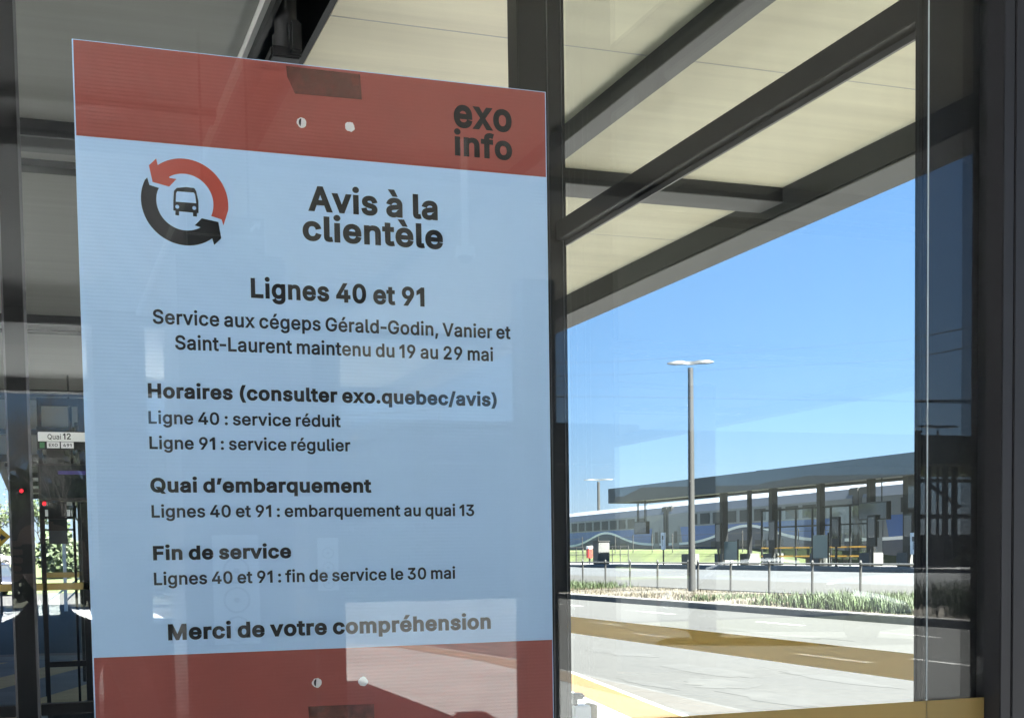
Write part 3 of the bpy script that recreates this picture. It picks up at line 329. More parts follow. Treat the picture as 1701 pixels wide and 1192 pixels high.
GLYPH['1'] = (.285, [[(x_, y_)*3 for x_, y_ in ((.150, 0), (.150, .405), (.035, .345), (.035, .412), (.165, .509), (.222, .509), (.222, 0))]])
_a, _s = GLYPH['-']; _x = min(p[2] for sp in _s for p in sp); GLYPH['-'] = (max(p[2] for sp in _s for p in sp)-_x+.07, [[tuple(v-(_x-.035) if k % 2 == 0 else v for k, v in enumerate(p)) for p in sp] for sp in _s])
def glyph_faces(ch, w, cache={}):
    """triangles of one letter, its outline grown by w (non-zero winding, so overlapping strokes join)"""
    key = (ch, round(w, 4))
    if key in cache: return cache[key]
    conts = []
    for sp in GLYPH[ch][1]:
        pts = []
        for a, b in zip(sp, sp[1:]+sp[:1]):
            p0, p1, p2, p3 = Vector(a[2:4]), Vector(a[4:6]), Vector(b[0:2]), Vector(b[2:4])
            ch_ = (p3-p0)
            flat = ch_.length < 1e-6 or max(abs((q-p0).cross(ch_))/ch_.length for q in (p1, p2)) < .0015
            n = 1 if flat else 4
            for i in range(n):
                t = i/n; pts.append(p0*(1-t)**3 + p1*3*t*(1-t)**2 + p2*3*t*t*(1-t) + p3*t**3)
        pp = [p for i, p in enumerate(pts) if (p-pts[i-1]).length > .0015]
        out = []
        for i, p in enumerate(pp):
            d0 = (p-pp[i-1]).normalized(); d1 = (pp[(i+1) % len(pp)]-p).normalized()
            n0 = Vector((-d0.y, d0.x)); n1 = Vector((-d1.y, d1.x)); k = 1+n0.dot(n1)
            mv = (n0+n1)/k if k > .35 else (n0+n1).normalized()*1.5 if (n0+n1).length > .01 else n0
            out.append(p+mv*w)
        if ch in 'iéàè:' and min(p.y for p in pp) > .3: out = [p+Vector((0, w*1.3)) for p in out]
        conts.append(out)
    vs = [p for c in conts for p in c]; es = []; o = 0
    for c in conts:
        es += [(o+i, o+(i+1) % len(c)) for i in range(len(c))]; o += len(c)
    V, _e, F, _1, _2, _3 = delaunay_2d_cdt(vs, es, [], 0, 1e-5)
    keep = []
    for f in F:
        c = sum((V[i] for i in f), Vector((0, 0)))/len(f); wn = 0
        for cc in conts:
            for a, b in zip(cc, cc[1:]+cc[:1]):
                if (a.y <= c.y) != (b.y <= c.y):
                    x = a.x+(c.y-a.y)/(b.y-a.y)*(b.x-a.x)
                    if x > c.x: wn += 1 if b.y > a.y else -1
        if wn: keep.append(f)
    cache[key] = ([(v.x, v.y) for v in V], keep)
    return cache[key]

def lettering(name, body, m, parent, x, z, width, cap=None, weight=0.0, y=0.0):
    """one line of type on a plane facing -Y: left edge x, baseline z, total width; cap = height of capitals (else proportional)"""
    pen = 0.0; track = weight*1.15; parts = []
    for ch in body:
        if ch == ' ': pen += 0.125 + track; continue
        V, F = glyph_faces(ch, weight)
        parts.append(([(a+pen, b) for a, b in V], F)); pen += GLYPH[ch][0] + track
    xs = [V[i][0] for V, F in parts for f in F for i in f]; x0, x1 = min(xs), max(xs)
    sx = width/(x1-x0); sz = cap/(0.509+2*weight) if cap else sx
    mb = MB()
    for V, F in parts:
        bv = {}
        for f in F:
            vv = []
            for i in f:
                if i not in bv: bv[i] = mb.bm.verts.new((x+(V[i][0]-x0)*sx, y-.0003, z+(V[i][1]+weight)*sz))
                vv.append(bv[i])
            try: mb.bm.faces.new(vv)
            except ValueError: pass
    r = bmesh.ops.extrude_face_region(mb.bm, geom=list(mb.bm.faces))
    for v in [g for g in r['geom'] if isinstance(g, bmesh.types.BMVert)]: v.co.y += .0002
    return mb.build(name, m, parent)
# ================================================================== ground, roads, platform
structure('ground', MB().sheet([(-900, -900), (900, -900), (900, 1200), (-900, 1200)], -0.16), M['ground'])
structure('road', MB().sheet([(-7.4, -44), (17.2, -44), (17.2, 64), (17.2, 140), (-60, 140), (-60, 26), (-7.4, 26)], -0.12), M['road'])
OUT = [(-7.6, -22.2), (0.5, -22.0), (4.2, -21.2), (6.05, -19.3), (6.45, -15.8), (6.3, -8), (5.75, -2), (5.45, 4), (5.62, 8.96), (6.45, 14.0),
       (6.35, 16.2), (5.4, 18.2), (3.6, 19.8), (0.07, 21.0), (-7.6, 21.3)]
def inset(path, d):
    res = []
    for i, p in enumerate(path):
        a = Vector(path[max(i-1, 0)]); b = Vector(path[min(i+1, len(path)-1)]); t = (b-a).normalized()
        res.append((p[0]-t.y*d, p[1]+t.x*d))
    return res
INN = inset(OUT, 0.08); IN2 = inset(OUT, 0.55)
structure('rear_bounce_sheet', MB().sheet([(-60, -45), (3.2, -45), (3.2, -20), (-7.5, -20), (-7.5, 2), (-30, 2), (-60, -20)], -0.115), M['bounce_ground'])  # bright sheet added behind the camera to bounce light onto the notice
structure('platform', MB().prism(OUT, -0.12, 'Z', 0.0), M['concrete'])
structure('platform_bounce_sheet', MB().sheet([(-7.4, -21.6), (3.2, -21.2), (3.2, -12.6), (-7.4, -12.6)], .004), M['bounce_ground'])  # added bright overlay on the platform, more bounce light for the notice
m = MB()
for i in range(len(OUT)-1):
    if i == 0: continue
    a, b, c, d = INN[i], INN[i+1], IN2[i+1], IN2[i]
    m.quad((*a, .004), (*b, .004), (*c, .004), (*d, .004))
structure('platform_edge_line', m, M['yellow'])
m = MB(); m.sheet([(-7.4, 7.4), (3.9, 7.4), (4.0, 12), (4.2, 16.4), (2.6, 18.6), (-0.2, 19.6), (-7.4, 19.8)], 0.004)
structure('platform_paving', m, M['paver'])
m = MB()
for x in (-2.6, -1.0, 0.6): m.sheet([(x-2.4, 9.0), (x-1.75, 9.0), (x+2.15, 19.2), (x+1.5, 19.2)], 0.008)
structure('paving_stripes', m, M['beige'])
# lane dashes
m = MB()
for k in range(-8, 12):
    for X, off in ((11.15, 0.0), (15.25, 2.3), (12.05, 1.6)):
        y0 = k*6.0 + off + 2.0
        if y0 > -38: m.sheet([(X-.07, y0), (X+.07, y0), (X+.07, y0+1.9), (X-.07, y0+1.9)], -0.116)
structure('road_markings', m, M['white_paint'])
# oil streaks / worn patches on the lane
m = MB(); rnd = random.Random(17)
for cx, cy, ax, ay in ((7.6, 11.0, .25, 1.1), (7.9, 12.6, .5, .7), (8.6, 14.2, .3, 1.6), (7.1, 13.0, .12, .9), (9.4, 12.4, .2, 1.4), (10.4, 17.5, .25, 2.2), (13.4, 21, .3, 3.0), (8.9, 17.8, .35, 1.2)):
    m.sheet([(cx+ax*math.cos(t*.3307)*rnd.uniform(.55, 1.2), cy+ay*math.sin(t*.3307)*rnd.uniform(.6, 1.15)) for t in range(19)], -.1165)
structure('road_stain', m, mat('oil_darkened_road', (.0165, .0168, .0155), .85, 0, .3, 2.0))
# median
structure('median_kerb', MB().box(17.2, 17.45, -44, 140, -0.2, 0.05, 0.02).box(22.9, 23.1, -44, 140, -0.2, 0.05, 0.02), M['kerb'])
m = MB(); ys = [-44 + 2.0*i for i in range(93)]
prof = [(17.45, 0.03), (18.6, 0.10), (20.2, 0.12), (21.8, 0.09), (22.9, 0.03)]
for j in range(len(ys)-1):
    for (xa, za), (xb, zb) in zip(prof, prof[1:]): m.quad((xa, ys[j], za), (xb, ys[j], zb), (xb, ys[j+1], zb), (xa, ys[j+1], za))
structure('median_soil', m, M['soil'])
# second road, rising to the far platform
structure('second_road', MB().quad((23.1, -80, -.06), (27.6, -80, .20), (27.6, 160, .20), (23.1, 160, -.06)), M['road'])
structure('second_road_asphalt', MB().quad((27.6, -80, .20), (33, -80, .46), (33, 160, .46), (27.6, 160, .20)), M['asphalt'])
structure('far_platform', MB().box(33, 37.4, -80, 160, 0.0, 0.62, 0.02), M['concrete'])
m = MB(); pr = [(37.4, .5), (38.0, .75), (39.2, 1.45), (41, 1.55), (70, 1.5), (140, 1.6)]; ys = [-80 + 8*i for i in range(39)]
for j in range(len(ys)-1):
    for (xa, za), (xb, zb) in zip(pr, pr[1:]): m.quad((xa, ys[j], za), (xb, ys[j], zb), (xb, ys[j+1], zb), (xa, ys[j+1], za))
structure('grass_bank', m, M['lawn'])
structure('lawn', MB().quad((-60, 64, -.11), (12, 64, -.11), (12, 115, 1.3), (-60, 115, 1.3)).quad((-60, 115, 1.3), (12, 115, 1.3), (12, 400, 1.5), (-60, 400, 1.5)), M['lawn'])

def blades(name, n, yr, xr, h, m, seed):
    rnd = random.Random(seed); mb = MB()
    for _ in range(n):
        x = rnd.uniform(*xr); y = rnd.uniform(*yr)
        if math.sin(y*1.7+seed)+math.sin(y*0.61+x) < rnd.uniform(-1.6, 0.8): continue
        a = rnd.uniform(0, 6.28); hh = h*rnd.uniform(.4, 1.1); wd = rnd.uniform(.006, .016)
        dx, dy = math.cos(a), math.sin(a); lean = hh*rnd.uniform(.1, .6)
        p0 = Vector((x-dy*wd, y+dx*wd, .04)); p1 = Vector((x+dy*wd, y-dx*wd, .04))
        q0 = Vector((x+dx*lean*.4-dy*wd*.8, y+dy*lean*.4+dx*wd*.8, .04+hh*.6)); q1 = Vector((x+dx*lean*.4+dy*wd*.8, y+dy*lean*.4-dx*wd*.8, .04+hh*.6))
        t = Vector((x+dx*lean, y+dy*lean, .04+hh))
        v = [mb.bm.verts.new(p) for p in (p0, p1, q1, q0, t)]
        mb.bm.faces.new(v[:4]); mb.bm.faces.new((v[3], v[2], v[4]))
    return tag(mb.build(name, m), kind='stuff')
blades('median_grass', 16000, (42.5, 62), (17.7, 21), .34, M['leaf'], 1)
blades('median_grass', 16000, (20, 28.5), (17.7, 20.6), .40, M['leaf'], 2)
blades('dry_grass', 12000, (26, 46), (17.6, 21.6), .16, M['dryleaf'], 3)
blades('median_grass', 1800, (27, 33), (17.7, 20), .22, M['leaf'], 4)
blades('median_grass', 20000, (-42, -18), (17.7, 21), .75, M['leaf'], 5)

# ================================================================== canopy over the platform
can = thing('platform_canopy', 'long dark-edged canopy with cream metal soffit above the glass shelter', 'canopy', (0, 0, 0))
Y0, Y1 = -15.4, 28.0
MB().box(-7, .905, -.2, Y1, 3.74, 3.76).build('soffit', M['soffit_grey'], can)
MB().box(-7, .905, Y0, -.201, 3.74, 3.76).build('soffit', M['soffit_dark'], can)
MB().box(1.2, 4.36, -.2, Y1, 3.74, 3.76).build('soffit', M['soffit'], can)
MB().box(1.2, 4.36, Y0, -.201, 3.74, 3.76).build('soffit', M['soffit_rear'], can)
MB().box(-7.25, 4.62, Y0-.2, Y1+.2, 4.02, 4.10).build('roof', M['steel_dark'], can)
MB().box(4.36, 4.64, Y0-.24, Y1+.24, 3.58, 4.14, .01).build('edge_beam', M['steel_dark'], can)
MB().box(-7.3, -7.0, Y0-.24, Y1+.24, 3.58, 4.14, .01).build('edge_beam', M['steel_dark'], can)
MB().box(-7.0, 4.36, Y0-.25, Y0, 3.58, 4.14, .01).build('end_beam', M['steel_dark'], can)
MB().box(-7.0, 4.36, Y1, Y1+.25, 3.58, 4.14, .01).build('end_beam', M['steel_dark'], can)
MB().box(2.63, 2.74, Y0, Y1, 3.652, 3.739).build('beam', M['steel_dark'], can)
MB().box(2.628, 2.742, Y0, Y1, 3.645, 3.6515).build('flange', M['flange'], can)
MB().box(4.362, 4.638, Y0-.23, Y1+.23, 3.572, 3.579).build('flange', M['flange'], can)
MB().box(.908, .93, Y0, Y1, 3.70, 3.80).build('trim', M['trim'], can)
MB().box(.931, .952, Y0, Y1, 3.66, 4.0).box(.953, .975, Y0, Y1, 3.72, 4.0).box(1.17, 1.198, Y0, Y1, 3.742, 4.0).build('service_slot', M['steel_dark'], can)
for k in range(-3, 4):
    y = 5.39 + 5.6*k
    if y < Y0+.3: continue
    for xa, xb in ((-7, .905), (1.2, 2.628), (2.742, 4.358)):
        MB().box(xa, xb, y, y+.26, 3.656, 3.738).build('beam', M['steel_dark'], can)
        MB().box(xa, xb, y-.002, y+.262, 3.649, 3.6555).build('flange', M['flange'], can)
    MB().box(-7, .905, y+.70, y+.84, 3.70, 3.738).build('beam', M['steel_dark'], can)
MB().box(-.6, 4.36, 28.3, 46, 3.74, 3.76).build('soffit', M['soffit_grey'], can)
MB().box(-.62, 4.62, 28.3, 46, 4.02, 4.1).build('roof', M['steel_dark'], can)
MB().box(-.75, -.61, 28.26, 46.2, 3.58, 4.14).box(4.362, 4.638, 28.26, 46.2, 3.58, 4.14).box(-.6, 4.36, 46.0, 46.2, 3.58, 4.14).build('edge_beam', M['steel_dark'], can)
for k in range(4): MB().box(-.6, 4.36, 30+4.2*k, 30.3+4.2*k, 3.62, 3.738).build('beam', M['steel_dark'], can)
for k in range(14):
    for xa, xb in ((1.2, 2.628), (2.742, 4.358)): MB().box(xa, xb, Y0+.5+3.1*k, Y0+.507+3.1*k, 3.7385, 3.7399).build('panel_joint', M['trim'], can)
for x, y in ((3.72, -8.0), (-4.5, -8.0), (3.72, 13.5), (-4.5, 13.5), (-4.5, 24)):
    MB().box(x-.135, x+.135, y-.135, y+.135, 0.0, 3.646, .01).build('column', M['steel_dark'], can)
# pipe and bracket in the slot above the notice
pipe = thing('drain_pipe', 'black drain pipe dropping from the slot in the soffit above the notice', 'pipe', (1.0, 3.62, 3.6))
MB().tube([(0, 0, -.02), (0, 0, .42)], .045, 16).build('pipe', M['blackp'], pipe, True)
MB().tube([(0, 0, -.06), (0, 0, -.0)], .055, 16).build('collar', M['blackp'], pipe, True)
MB().box(-.07, .05, -.06, .10, -.10, -.055, .008).box(.0, .048, -.09, .12, -.085, .04, .01).build('bracket', M['blackp'], pipe)

# ================================================================== the glass shelter
sh = thing('bus_shelter', 'glass bus shelter with dark aluminium frame and ochre contrast bands', 'bus shelter')
MB().box(-3.2, 1.402, 0.0, 0.012, 0.12, 3.58).build('front_pane', M['glass'], sh)
MB().box(1.812, 1.822, 0.06, 2.70, 0.12, 3.58).build('end_pane', M['glass_end'], sh)
MB().box(1.294, 1.401, .0135, .034, .05, 3.6, .002).build('mullion', M['frame'], sh)
MB().box(1.2925, 1.2945, -.0012, -.0002, .12, 3.58).build('joint', M['gasket'], sh)
MB().box(1.404, 1.425, -.036, .09, .0, 3.6, .0015).box(1.4255, 1.80, -.0375, .06, .0, 3.6, .0015).build('jamb', M['jamb'], sh)
MB().box(1.80, 2.6, -.034, .055, .0, 3.6, .002).build('side_panel', M['jamb'], sh)
# back corner post: two profiles with a groove
MB().box(1.634, 1.742, 2.69, 2.79, .05, 3.64, .003).box(1.742, 1.748, 2.70, 2.79, .05, 3.64).box(1.748, 1.812, 2.694, 2.79, .05, 3.64, .003).build('corner_post', M['frame'], sh)
MB().box(1.744, 1.747, 2.688, 2.694, .05, 3.64).box(1.7975, 1.7995, 2.689, 2.694, .05, 3.64).build('post_bead', M['alu'], sh)
# transom on the end wall
MB().box(1.772, 1.809, .06, 2.692, 2.648, 2.712, .002).box(1.8095, 1.828, .06, 2.70, 2.640, 2.648).build('transom', M['frame'], sh)
MB().box(1.8045, 1.8095, .06, 2.69, 2.630, 2.6465).build('glazing_bead', M['alu'], sh)
MB().box(1.78, 1.828, .06, 2.692, .05, .12, .002).build('sill', M['frame'], sh)
# back wall: post at left, rail
MB().box(-.071, -.013, 2.69, 2.76, .05, 3.64, .002).build('mullion', M['frame'], sh)
MB().box(-.077, -.0712, 2.688, 2.75, .05, 3.64).box(-.0128, -.004, 2.688, 2.75, .05, 3.64).build('post_bead', M['alu'], sh)
MB().box(-3.2, -.0775, 2.70, 2.75, 1.052, 1.088, .002).box(-.0035, 1.634, 2.70, 2.75, 1.052, 1.088, .002).build('rail', M['frame'], sh)
MB().box(-3.2, -.0775, 2.722, 2.73, .12, 1.052).box(-.0035, 1.634, 2.722, 2.73, .12, 1.052).build('lower_panel', M['glass_end'], sh)
# contrast bands
MB().box(-3.2, 1.4025, -.0012, -.0004, 1.248, 1.3085).build('contrast_band', M['gold'], sh)
MB().box(1.8105, 1.8115, .06, 2.693, 1.2515, 1.311).build('contrast_band', M['gold'], sh)

# ================================================================== the notice
nb = thing('notice_board', 'large red and white transit notice fixed behind the shelter glass', 'notice', (.368, .0175, 1.27))
YB = .0155; YP = YB - .0002
def nbp(o): o.matrix_parent_inverse = Matrix.Translation(-Vector(nb.location)); return o
X0, X1, ZT = .0608, .6765, 2.1762
nbp(MB().box(X0, X1, YB, YB+.004, 1.262, ZT, .0004).build('panel', M['board_white'], nb))
nbp(MB().box(X0+.0016, X1-.0016, YP-.0001, YP, 2.0614, ZT-.0012).build('header_band', M['board_red'], nb))
nbp(MB().box(X0+.0016, X1-.0016, YP-.0001, YP, 1.2635, 1.4255).build('footer_band', M['board_red'], nb))
YT = YP - .0001
K = M['black_print']
MEDK = mat('blue_black_print', (0.006, 0.008, 0.015), 0.35)
for nm, body, x, z, wd, cap, wt, mk in (
    ('title_lettering', 'exo', .5436, 2.1165, .0822, .0385, .031, K), ('title_lettering', 'info', .5436, 2.0793, .0822, .0325, .032, K),
    ('heading_lettering', 'Avis à la', .3445, 1.9919, .1742, .0322, .031, K), ('heading_lettering', 'clientèle', .3365, 1.9540, .1890, .0322, .031, K),
    ('subheading_lettering', 'Lignes 40 et 91', .2682, 1.8773, .2299, .0250, .030, K),
    ('body_lettering', 'Service aux cégeps Gérald-Godin, Vanier et', .1458, 1.8393, .4739, .0178, .019, MEDK),
    ('body_lettering', 'Saint-Laurent maintenu du 19 au 29 mai', .1720, 1.8085, .4219, .0178, .019, MEDK),
    ('subheading_lettering', 'Horaires (consulter exo.quebec/avis)', .1373, 1.7475, .4608, .0183, .033, K),
    ('body_lettering', 'Ligne 40 : service réduit', .1369, 1.7156, .2439, .0157, .019, MEDK),
    ('body_lettering', 'Ligne 91 : service régulier', .1372, 1.6842, .2558, .0157, .019, MEDK),
    ('subheading_lettering', 'Quai d’embarquement', .1367, 1.6301, .2835, .0183, .034, K),
    ('body_lettering', 'Lignes 40 et 91 : embarquement au quai 13', .1372, 1.5987, .4259, .0157, .019, MEDK),
    ('subheading_lettering', 'Fin de service', .1375, 1.5453, .1739, .0180, .034, K),
    ('body_lettering', 'Lignes 40 et 91 : fin de service le 30 mai', .1376, 1.5140, .3968, .0159, .019, MEDK),
    ('subheading_lettering', 'Merci de votre compréhension', .1529, 1.4440, .4315, .0205, .034, K)):
    nbp(lettering(nm, body, mk, nb, x, z, wd, cap, wt, YT))
# round arrows and bus sign
CX, CZ, RO, RI = .1893, 1.9912, .0533, .0349
def arc(r, p, q, ccw, n=28):
    a = math.atan2(p[1]-CZ, p[0]-CX); b = math.atan2(q[1]-CZ, q[0]-CX)
    if ccw and b < a: b += 2*math.pi
    if not ccw and b > a: b -= 2*math.pi
    return [(CX+r*math.cos(a+(b-a)*i/n), CZ+r*math.sin(a+(b-a)*i/n)) for i in range(n+1)]
red = [(.1558, 2.0417), (.1468, 2.0328), (.1506, 2.0129), (.1705, 2.0088), (.1795, 2.0187), (.1714, 2.0194)]
red += arc(RI, (.1714, 2.0194), (.2216, 1.9761), False) + [(.2339, 1.973), (.2358, 1.9659)] + arc(RO, (.2423, 1.985), (.1582, 2.0326), True)
blk = [(.2003, 1.9634), (.2092, 1.9727), (.2297, 1.9696), (.2327, 1.9495), (.2237, 1.9407), (.2215, 1.9488)]
blk += arc(RO, (.2215, 1.9488), (.1425, 2.0140), False) + [(.1443, 2.0178), (.1467, 2.0089), (.158, 2.0061)] + arc(RI, (.158, 2.0061), (.208, 1.9609), True)
nbp(MB().prism(red, -.0004, 'Y', YT).build('arrow_mark', M['logo_red'], nb))
nbp(MB().prism(blk, -.0004, 'Y', YT).build('arrow_mark', K, nb))
bus = [(.1747, 1.9799), (.1751, 1.9918), (.1762, 2.0041), (.1796, 2.0078), (.1908, 2.0098), (.201, 2.0093), (.2033, 2.0056), (.2056, 1.9935), (.2054, 1.979), (.2034, 1.9787), (.2033, 1.9744), (.1986, 1.9746), (.1987, 1.979), (.1816, 1.9794), (.1815, 1.9742), (.177, 1.9745), (.1772, 1.9799)]
nbp(MB().prism(bus, -.0004, 'Y', YT).build('bus_mark', K, nb))
win = [(.1779, 1.9908), (.1786, 2.0012), (.1799, 2.0036), (.2002, 2.0037), (.2016, 2.0018), (.2029, 1.9908)]
mb = MB().prism(win, -.0002, 'Y', YT-.0005)
for cx in (.1795, .2003): mb.prism([(cx+.0024*math.cos(t*.52), 1.9847+.0024*math.sin(t*.52)) for t in range(12)], -.0002, 'Y', YT-.0005)
nbp(mb.build('bus_window_mark', M['board_white'], nb))
# punched holes with torn white rims, a dark void on one side
for i, (hx, hz) in enumerate(((.3386, 2.1028), (.4016, 2.1034), (.3410, 1.3813), (.4033, 1.3799))):
    rnd = random.Random(i+3)
    rim = [(hx+(.0062+rnd.uniform(-.0006, .0008))*math.cos(t*.314), hz+(.0062+rnd.uniform(-.0006, .0008))*math.sin(t*.314)) for t in range(20)]
    h = nbp(MB().prism(rim, -.0006, 'Y', YT).build('hole', M['white'], nb))
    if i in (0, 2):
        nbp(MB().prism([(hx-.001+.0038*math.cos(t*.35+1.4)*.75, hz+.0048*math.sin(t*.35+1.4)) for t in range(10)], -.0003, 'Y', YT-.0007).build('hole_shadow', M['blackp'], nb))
for pts in ([(.3202, 2.1718), (.3214, 2.1584), (.3309, 2.1383), (.4184, 2.1396), (.4167, 2.1716)], [(.329, 1.3505), (.4175, 1.3492), (.418, 1.320), (.3302, 1.318)]):
    nbp(MB().prism(pts, -.0003, 'Y', YT-.0002).build('tape_strip', M['tape'], nb))
# ================================================================== across the road, seen through the end wall
fn = thing('metal_fence', 'low grey two-rail metal fence along the planted median', 'fence', (21.3, 38, 0))
fence_y = [14.5, 16.8, 19.2, 21.7, 24.1, 26.5, 28.96, 31.35, 33.75, 36.15, 38.4, 39.12, 41.52, 43.88, 46.19, 48.5, 50.9, 53.3, 55.7, 58.1]
for y in fence_y:
    o = MB().tube([(21.3, y, .0), (21.3, y, 1.10)], .036, 10).tube([(21.3, y, 1.10), (21.3, y, 1.16)], [.045, .02], 10).build('post', M['galv'], fn); o.matrix_parent_inverse = Matrix.Translation((-21.3, -38, 0))
for z, r in ((1.05, .02), (.16, .017)):
    o = MB().tube([(21.3, 14.0, z), (21.3, 38.4, z)], r*1.35, 8).tube([(21.3, 39.12, z), (21.3, 58.6, z)], r*1.35, 8).build('rail', M['rail'], fn); o.matrix_parent_inverse = Matrix.Translation((-21.3, -38, 0))

def lamp_post(loc, h, arm, rz, label, group=None, r0=.10, scale=1.0):
    t = thing('street_lamp', label, 'street lamp', loc, rz, group)
    MB().tube([(0, 0, .08), (0, 0, 2.5), (0, 0, h-.15)], [r0*1.2, r0*1.1, r0*.9], 14).build('pole', M['galv'], t, True)
    b = MB().box(-.16, .16, -.16, .16, 0, .05, .01)
    for a in (-1, 1):
        for c in (-1, 1): b.tube([(a*.12, c*.12, .05), (a*.12, c*.12, .1)], .02, 6)
    b.build('base_plate', M['galv'], t)
    for s in (-1, 1):
        rings = []
        for u, hw, zz, th in ((.0, .06, -.06, .12), (.25, .07, -.04, .10), (.5, .15, -.02, .10), (.95, .19, -.02, .09), (1.25, .14, -.01, .06), (1.42, .03, .01, .02)):
            x = s*u*arm
            rings.append([(x, -hw, h+zz), (x, hw, h+zz), (x, hw*.8, h+zz+th), (x, -hw*.8, h+zz+th)])
        MB().loft(rings).build('lamp_head', M['rail'], t, True)
    return t
lamp_post((20.75, 37.8, .0), 7.72, .55, R(-28), 'tall grey double-headed street lamp standing in the planted median')
lamp_post((46.0, 103, 1.4), 6.2, .9, R(-25), 'small distant double-headed street lamp in front of the train', r0=.12)
lamp_post((37.5, -46.5, 0), 6.72, .75, 0, 'street lamp mirrored in the glass, rising over the dark roof', r0=.06)

# ---- far canopy
FZ = .62
fc = thing('station_canopy', 'long dark flat station canopy on posts across the road, in front of the train', 'canopy', (34, 50, FZ))
def inv(o, p): o.matrix_parent_inverse = Matrix.Translation(-Vector(p.location)); return o
inv(MB().box(34.0, 34.25, 18, 74.2, 4.45, 5.37, .02).build('fascia', mat('slate_fascia', (.045, .05, .055), .45, 0, .12, 1.5), fc), fc)
inv(MB().box(34.25, 36.6, 73.9, 74.2, 4.45, 5.36).box(34.25, 36.6, 18, 18.3, 4.45, 5.36).box(36.6, 36.7, 18, 74.2, 4.45, 5.37).build('fascia', M['steel_dark'], fc), fc)
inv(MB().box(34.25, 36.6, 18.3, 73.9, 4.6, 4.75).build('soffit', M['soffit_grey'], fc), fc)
inv(MB().box(34.25, 36.6, 18.3, 73.9, 5.2, 5.3).build('roof', M['steel_dark'], fc), fc)
for y, wd in ((67.0, .16), (63.0, .34), (60.2, .2), (57.8, .34), (53.4, .3), (49.3, .30), (46.5, .4), (43.0, .34), (36, .34), (29, .34)):
    inv(MB().box(36.0-wd/2, 36.0+wd/2, y-wd/2, y+wd/2, FZ, 4.6, .01).build('column', M['steel_dark'], fc), fc)
    inv(MB().box(36.0-.38, 36.0+.38, y-.42, y+.42, FZ, FZ+.62, .03).build('footing', M['block'], fc), fc)
for y in (71.2, 70.0): inv(MB().tube([(34.6, y, 3.0), (34.6, y, 4.6)], .03, 6).build('hanger', M['steel_dark'], fc), fc)
inv(MB().box(35.0, 36.0, 57.1, 57.8, 5.37, 5.50).build('roof_hatch', M['steel_dark'], fc), fc)

def display(loc, sx, sz, label, group='hanging displays under the far canopy'):
    t = thing('hanging_display', label, 'display', loc, 0, group)
    MB().box(-.12, .12, -sx/2, sx/2, -sz/2, sz/2, .01).build('case', M['blackp'], t)
    MB().box(-.122, -.121, -sx/2+.06, sx/2-.06, -sz/2+.06, sz/2-.06).build('screen', M['carglass'], t)
    for s_ in (-1, 1): MB().tube([(0, s_*sx/4, sz/2), (0, s_*sx/4, 4.6-loc[2])], .03, 6).build('bracket', M['steel_dark'], t)
display((34.6, 70.6, 2.85), 1.7, .75, 'dark display box hung at the open end of the far canopy')
display((35.2, 47.9, 3.1), 2.1, .8, 'wide dark display box hung near the middle of the far canopy')
display((35.2, 44.6, 3.6), 1.6, 1.0, 'dark display box hung between the thick posts of the far canopy')

def slim_sign(loc, label, w=.5, h=1.0):
    t = thing('stop_sign', label, 'sign', loc, 0, 'white stop panels along the far platform')
    MB().box(-.04, .04, -w/2, w/2, -h/2, h/2, .015).build('panel', M['white'], t)
    MB().box(-.03, .03, -.04, .04, FZ-loc[2], -h/2).build('post', M['steel_dark'], t)
    MB().box(-.0425, -.0405, -w*.2, w*.2, h*.1, h*.32).box(-.0425, -.0405, -w*.05, w*.05, -h*.28, h*.1).build('pictogram', M['rail'], t)
slim_sign((34.2, 66.9, 2.0), 'small white stop panel on a post near the open end of the far canopy')
slim_sign((34.3, 43.9, 1.62), 'white stop panel beside the thick dark column of the far canopy', .45, .9)

gs = thing('waiting_shelter', 'glass waiting shelter with thin dark posts under the far canopy', 'shelter', (36.3, 54, FZ))
for y in (49.5, 51.0, 52.6, 54.2, 55.7, 57.2, 59.0):
    inv(MB().box(36.0, 36.08, y-.04, y+.04, FZ, 3.5).build('post', M['steel_dark'], gs), gs)
inv(MB().box(36.0, 36.08, 49.4, 59.1, 3.42, 3.52).box(36.0, 36.08, 49.4, 59.1, 2.55, 2.62).build('rail', M['steel_dark'], gs), gs)
inv(MB().box(36.03, 36.05, 49.5, 59.0, FZ+.15, 3.42).build('pane', M['glass_end'], gs), gs)
for z in (1.05, 1.48): inv(MB().box(35.99, 35.998, 49.5, 59.0, z, z+.07).build('contrast_band', M['gold'], gs), gs)
inv(MB().box(36.5, 36.9, 52, 56, 1.0, 1.07).box(36.6, 36.8, 52.3, 52.4, FZ, 1.0).box(36.6, 36.8, 55.6, 55.7, FZ, 1.0).build('bench', M['steel_dark'], gs), gs)

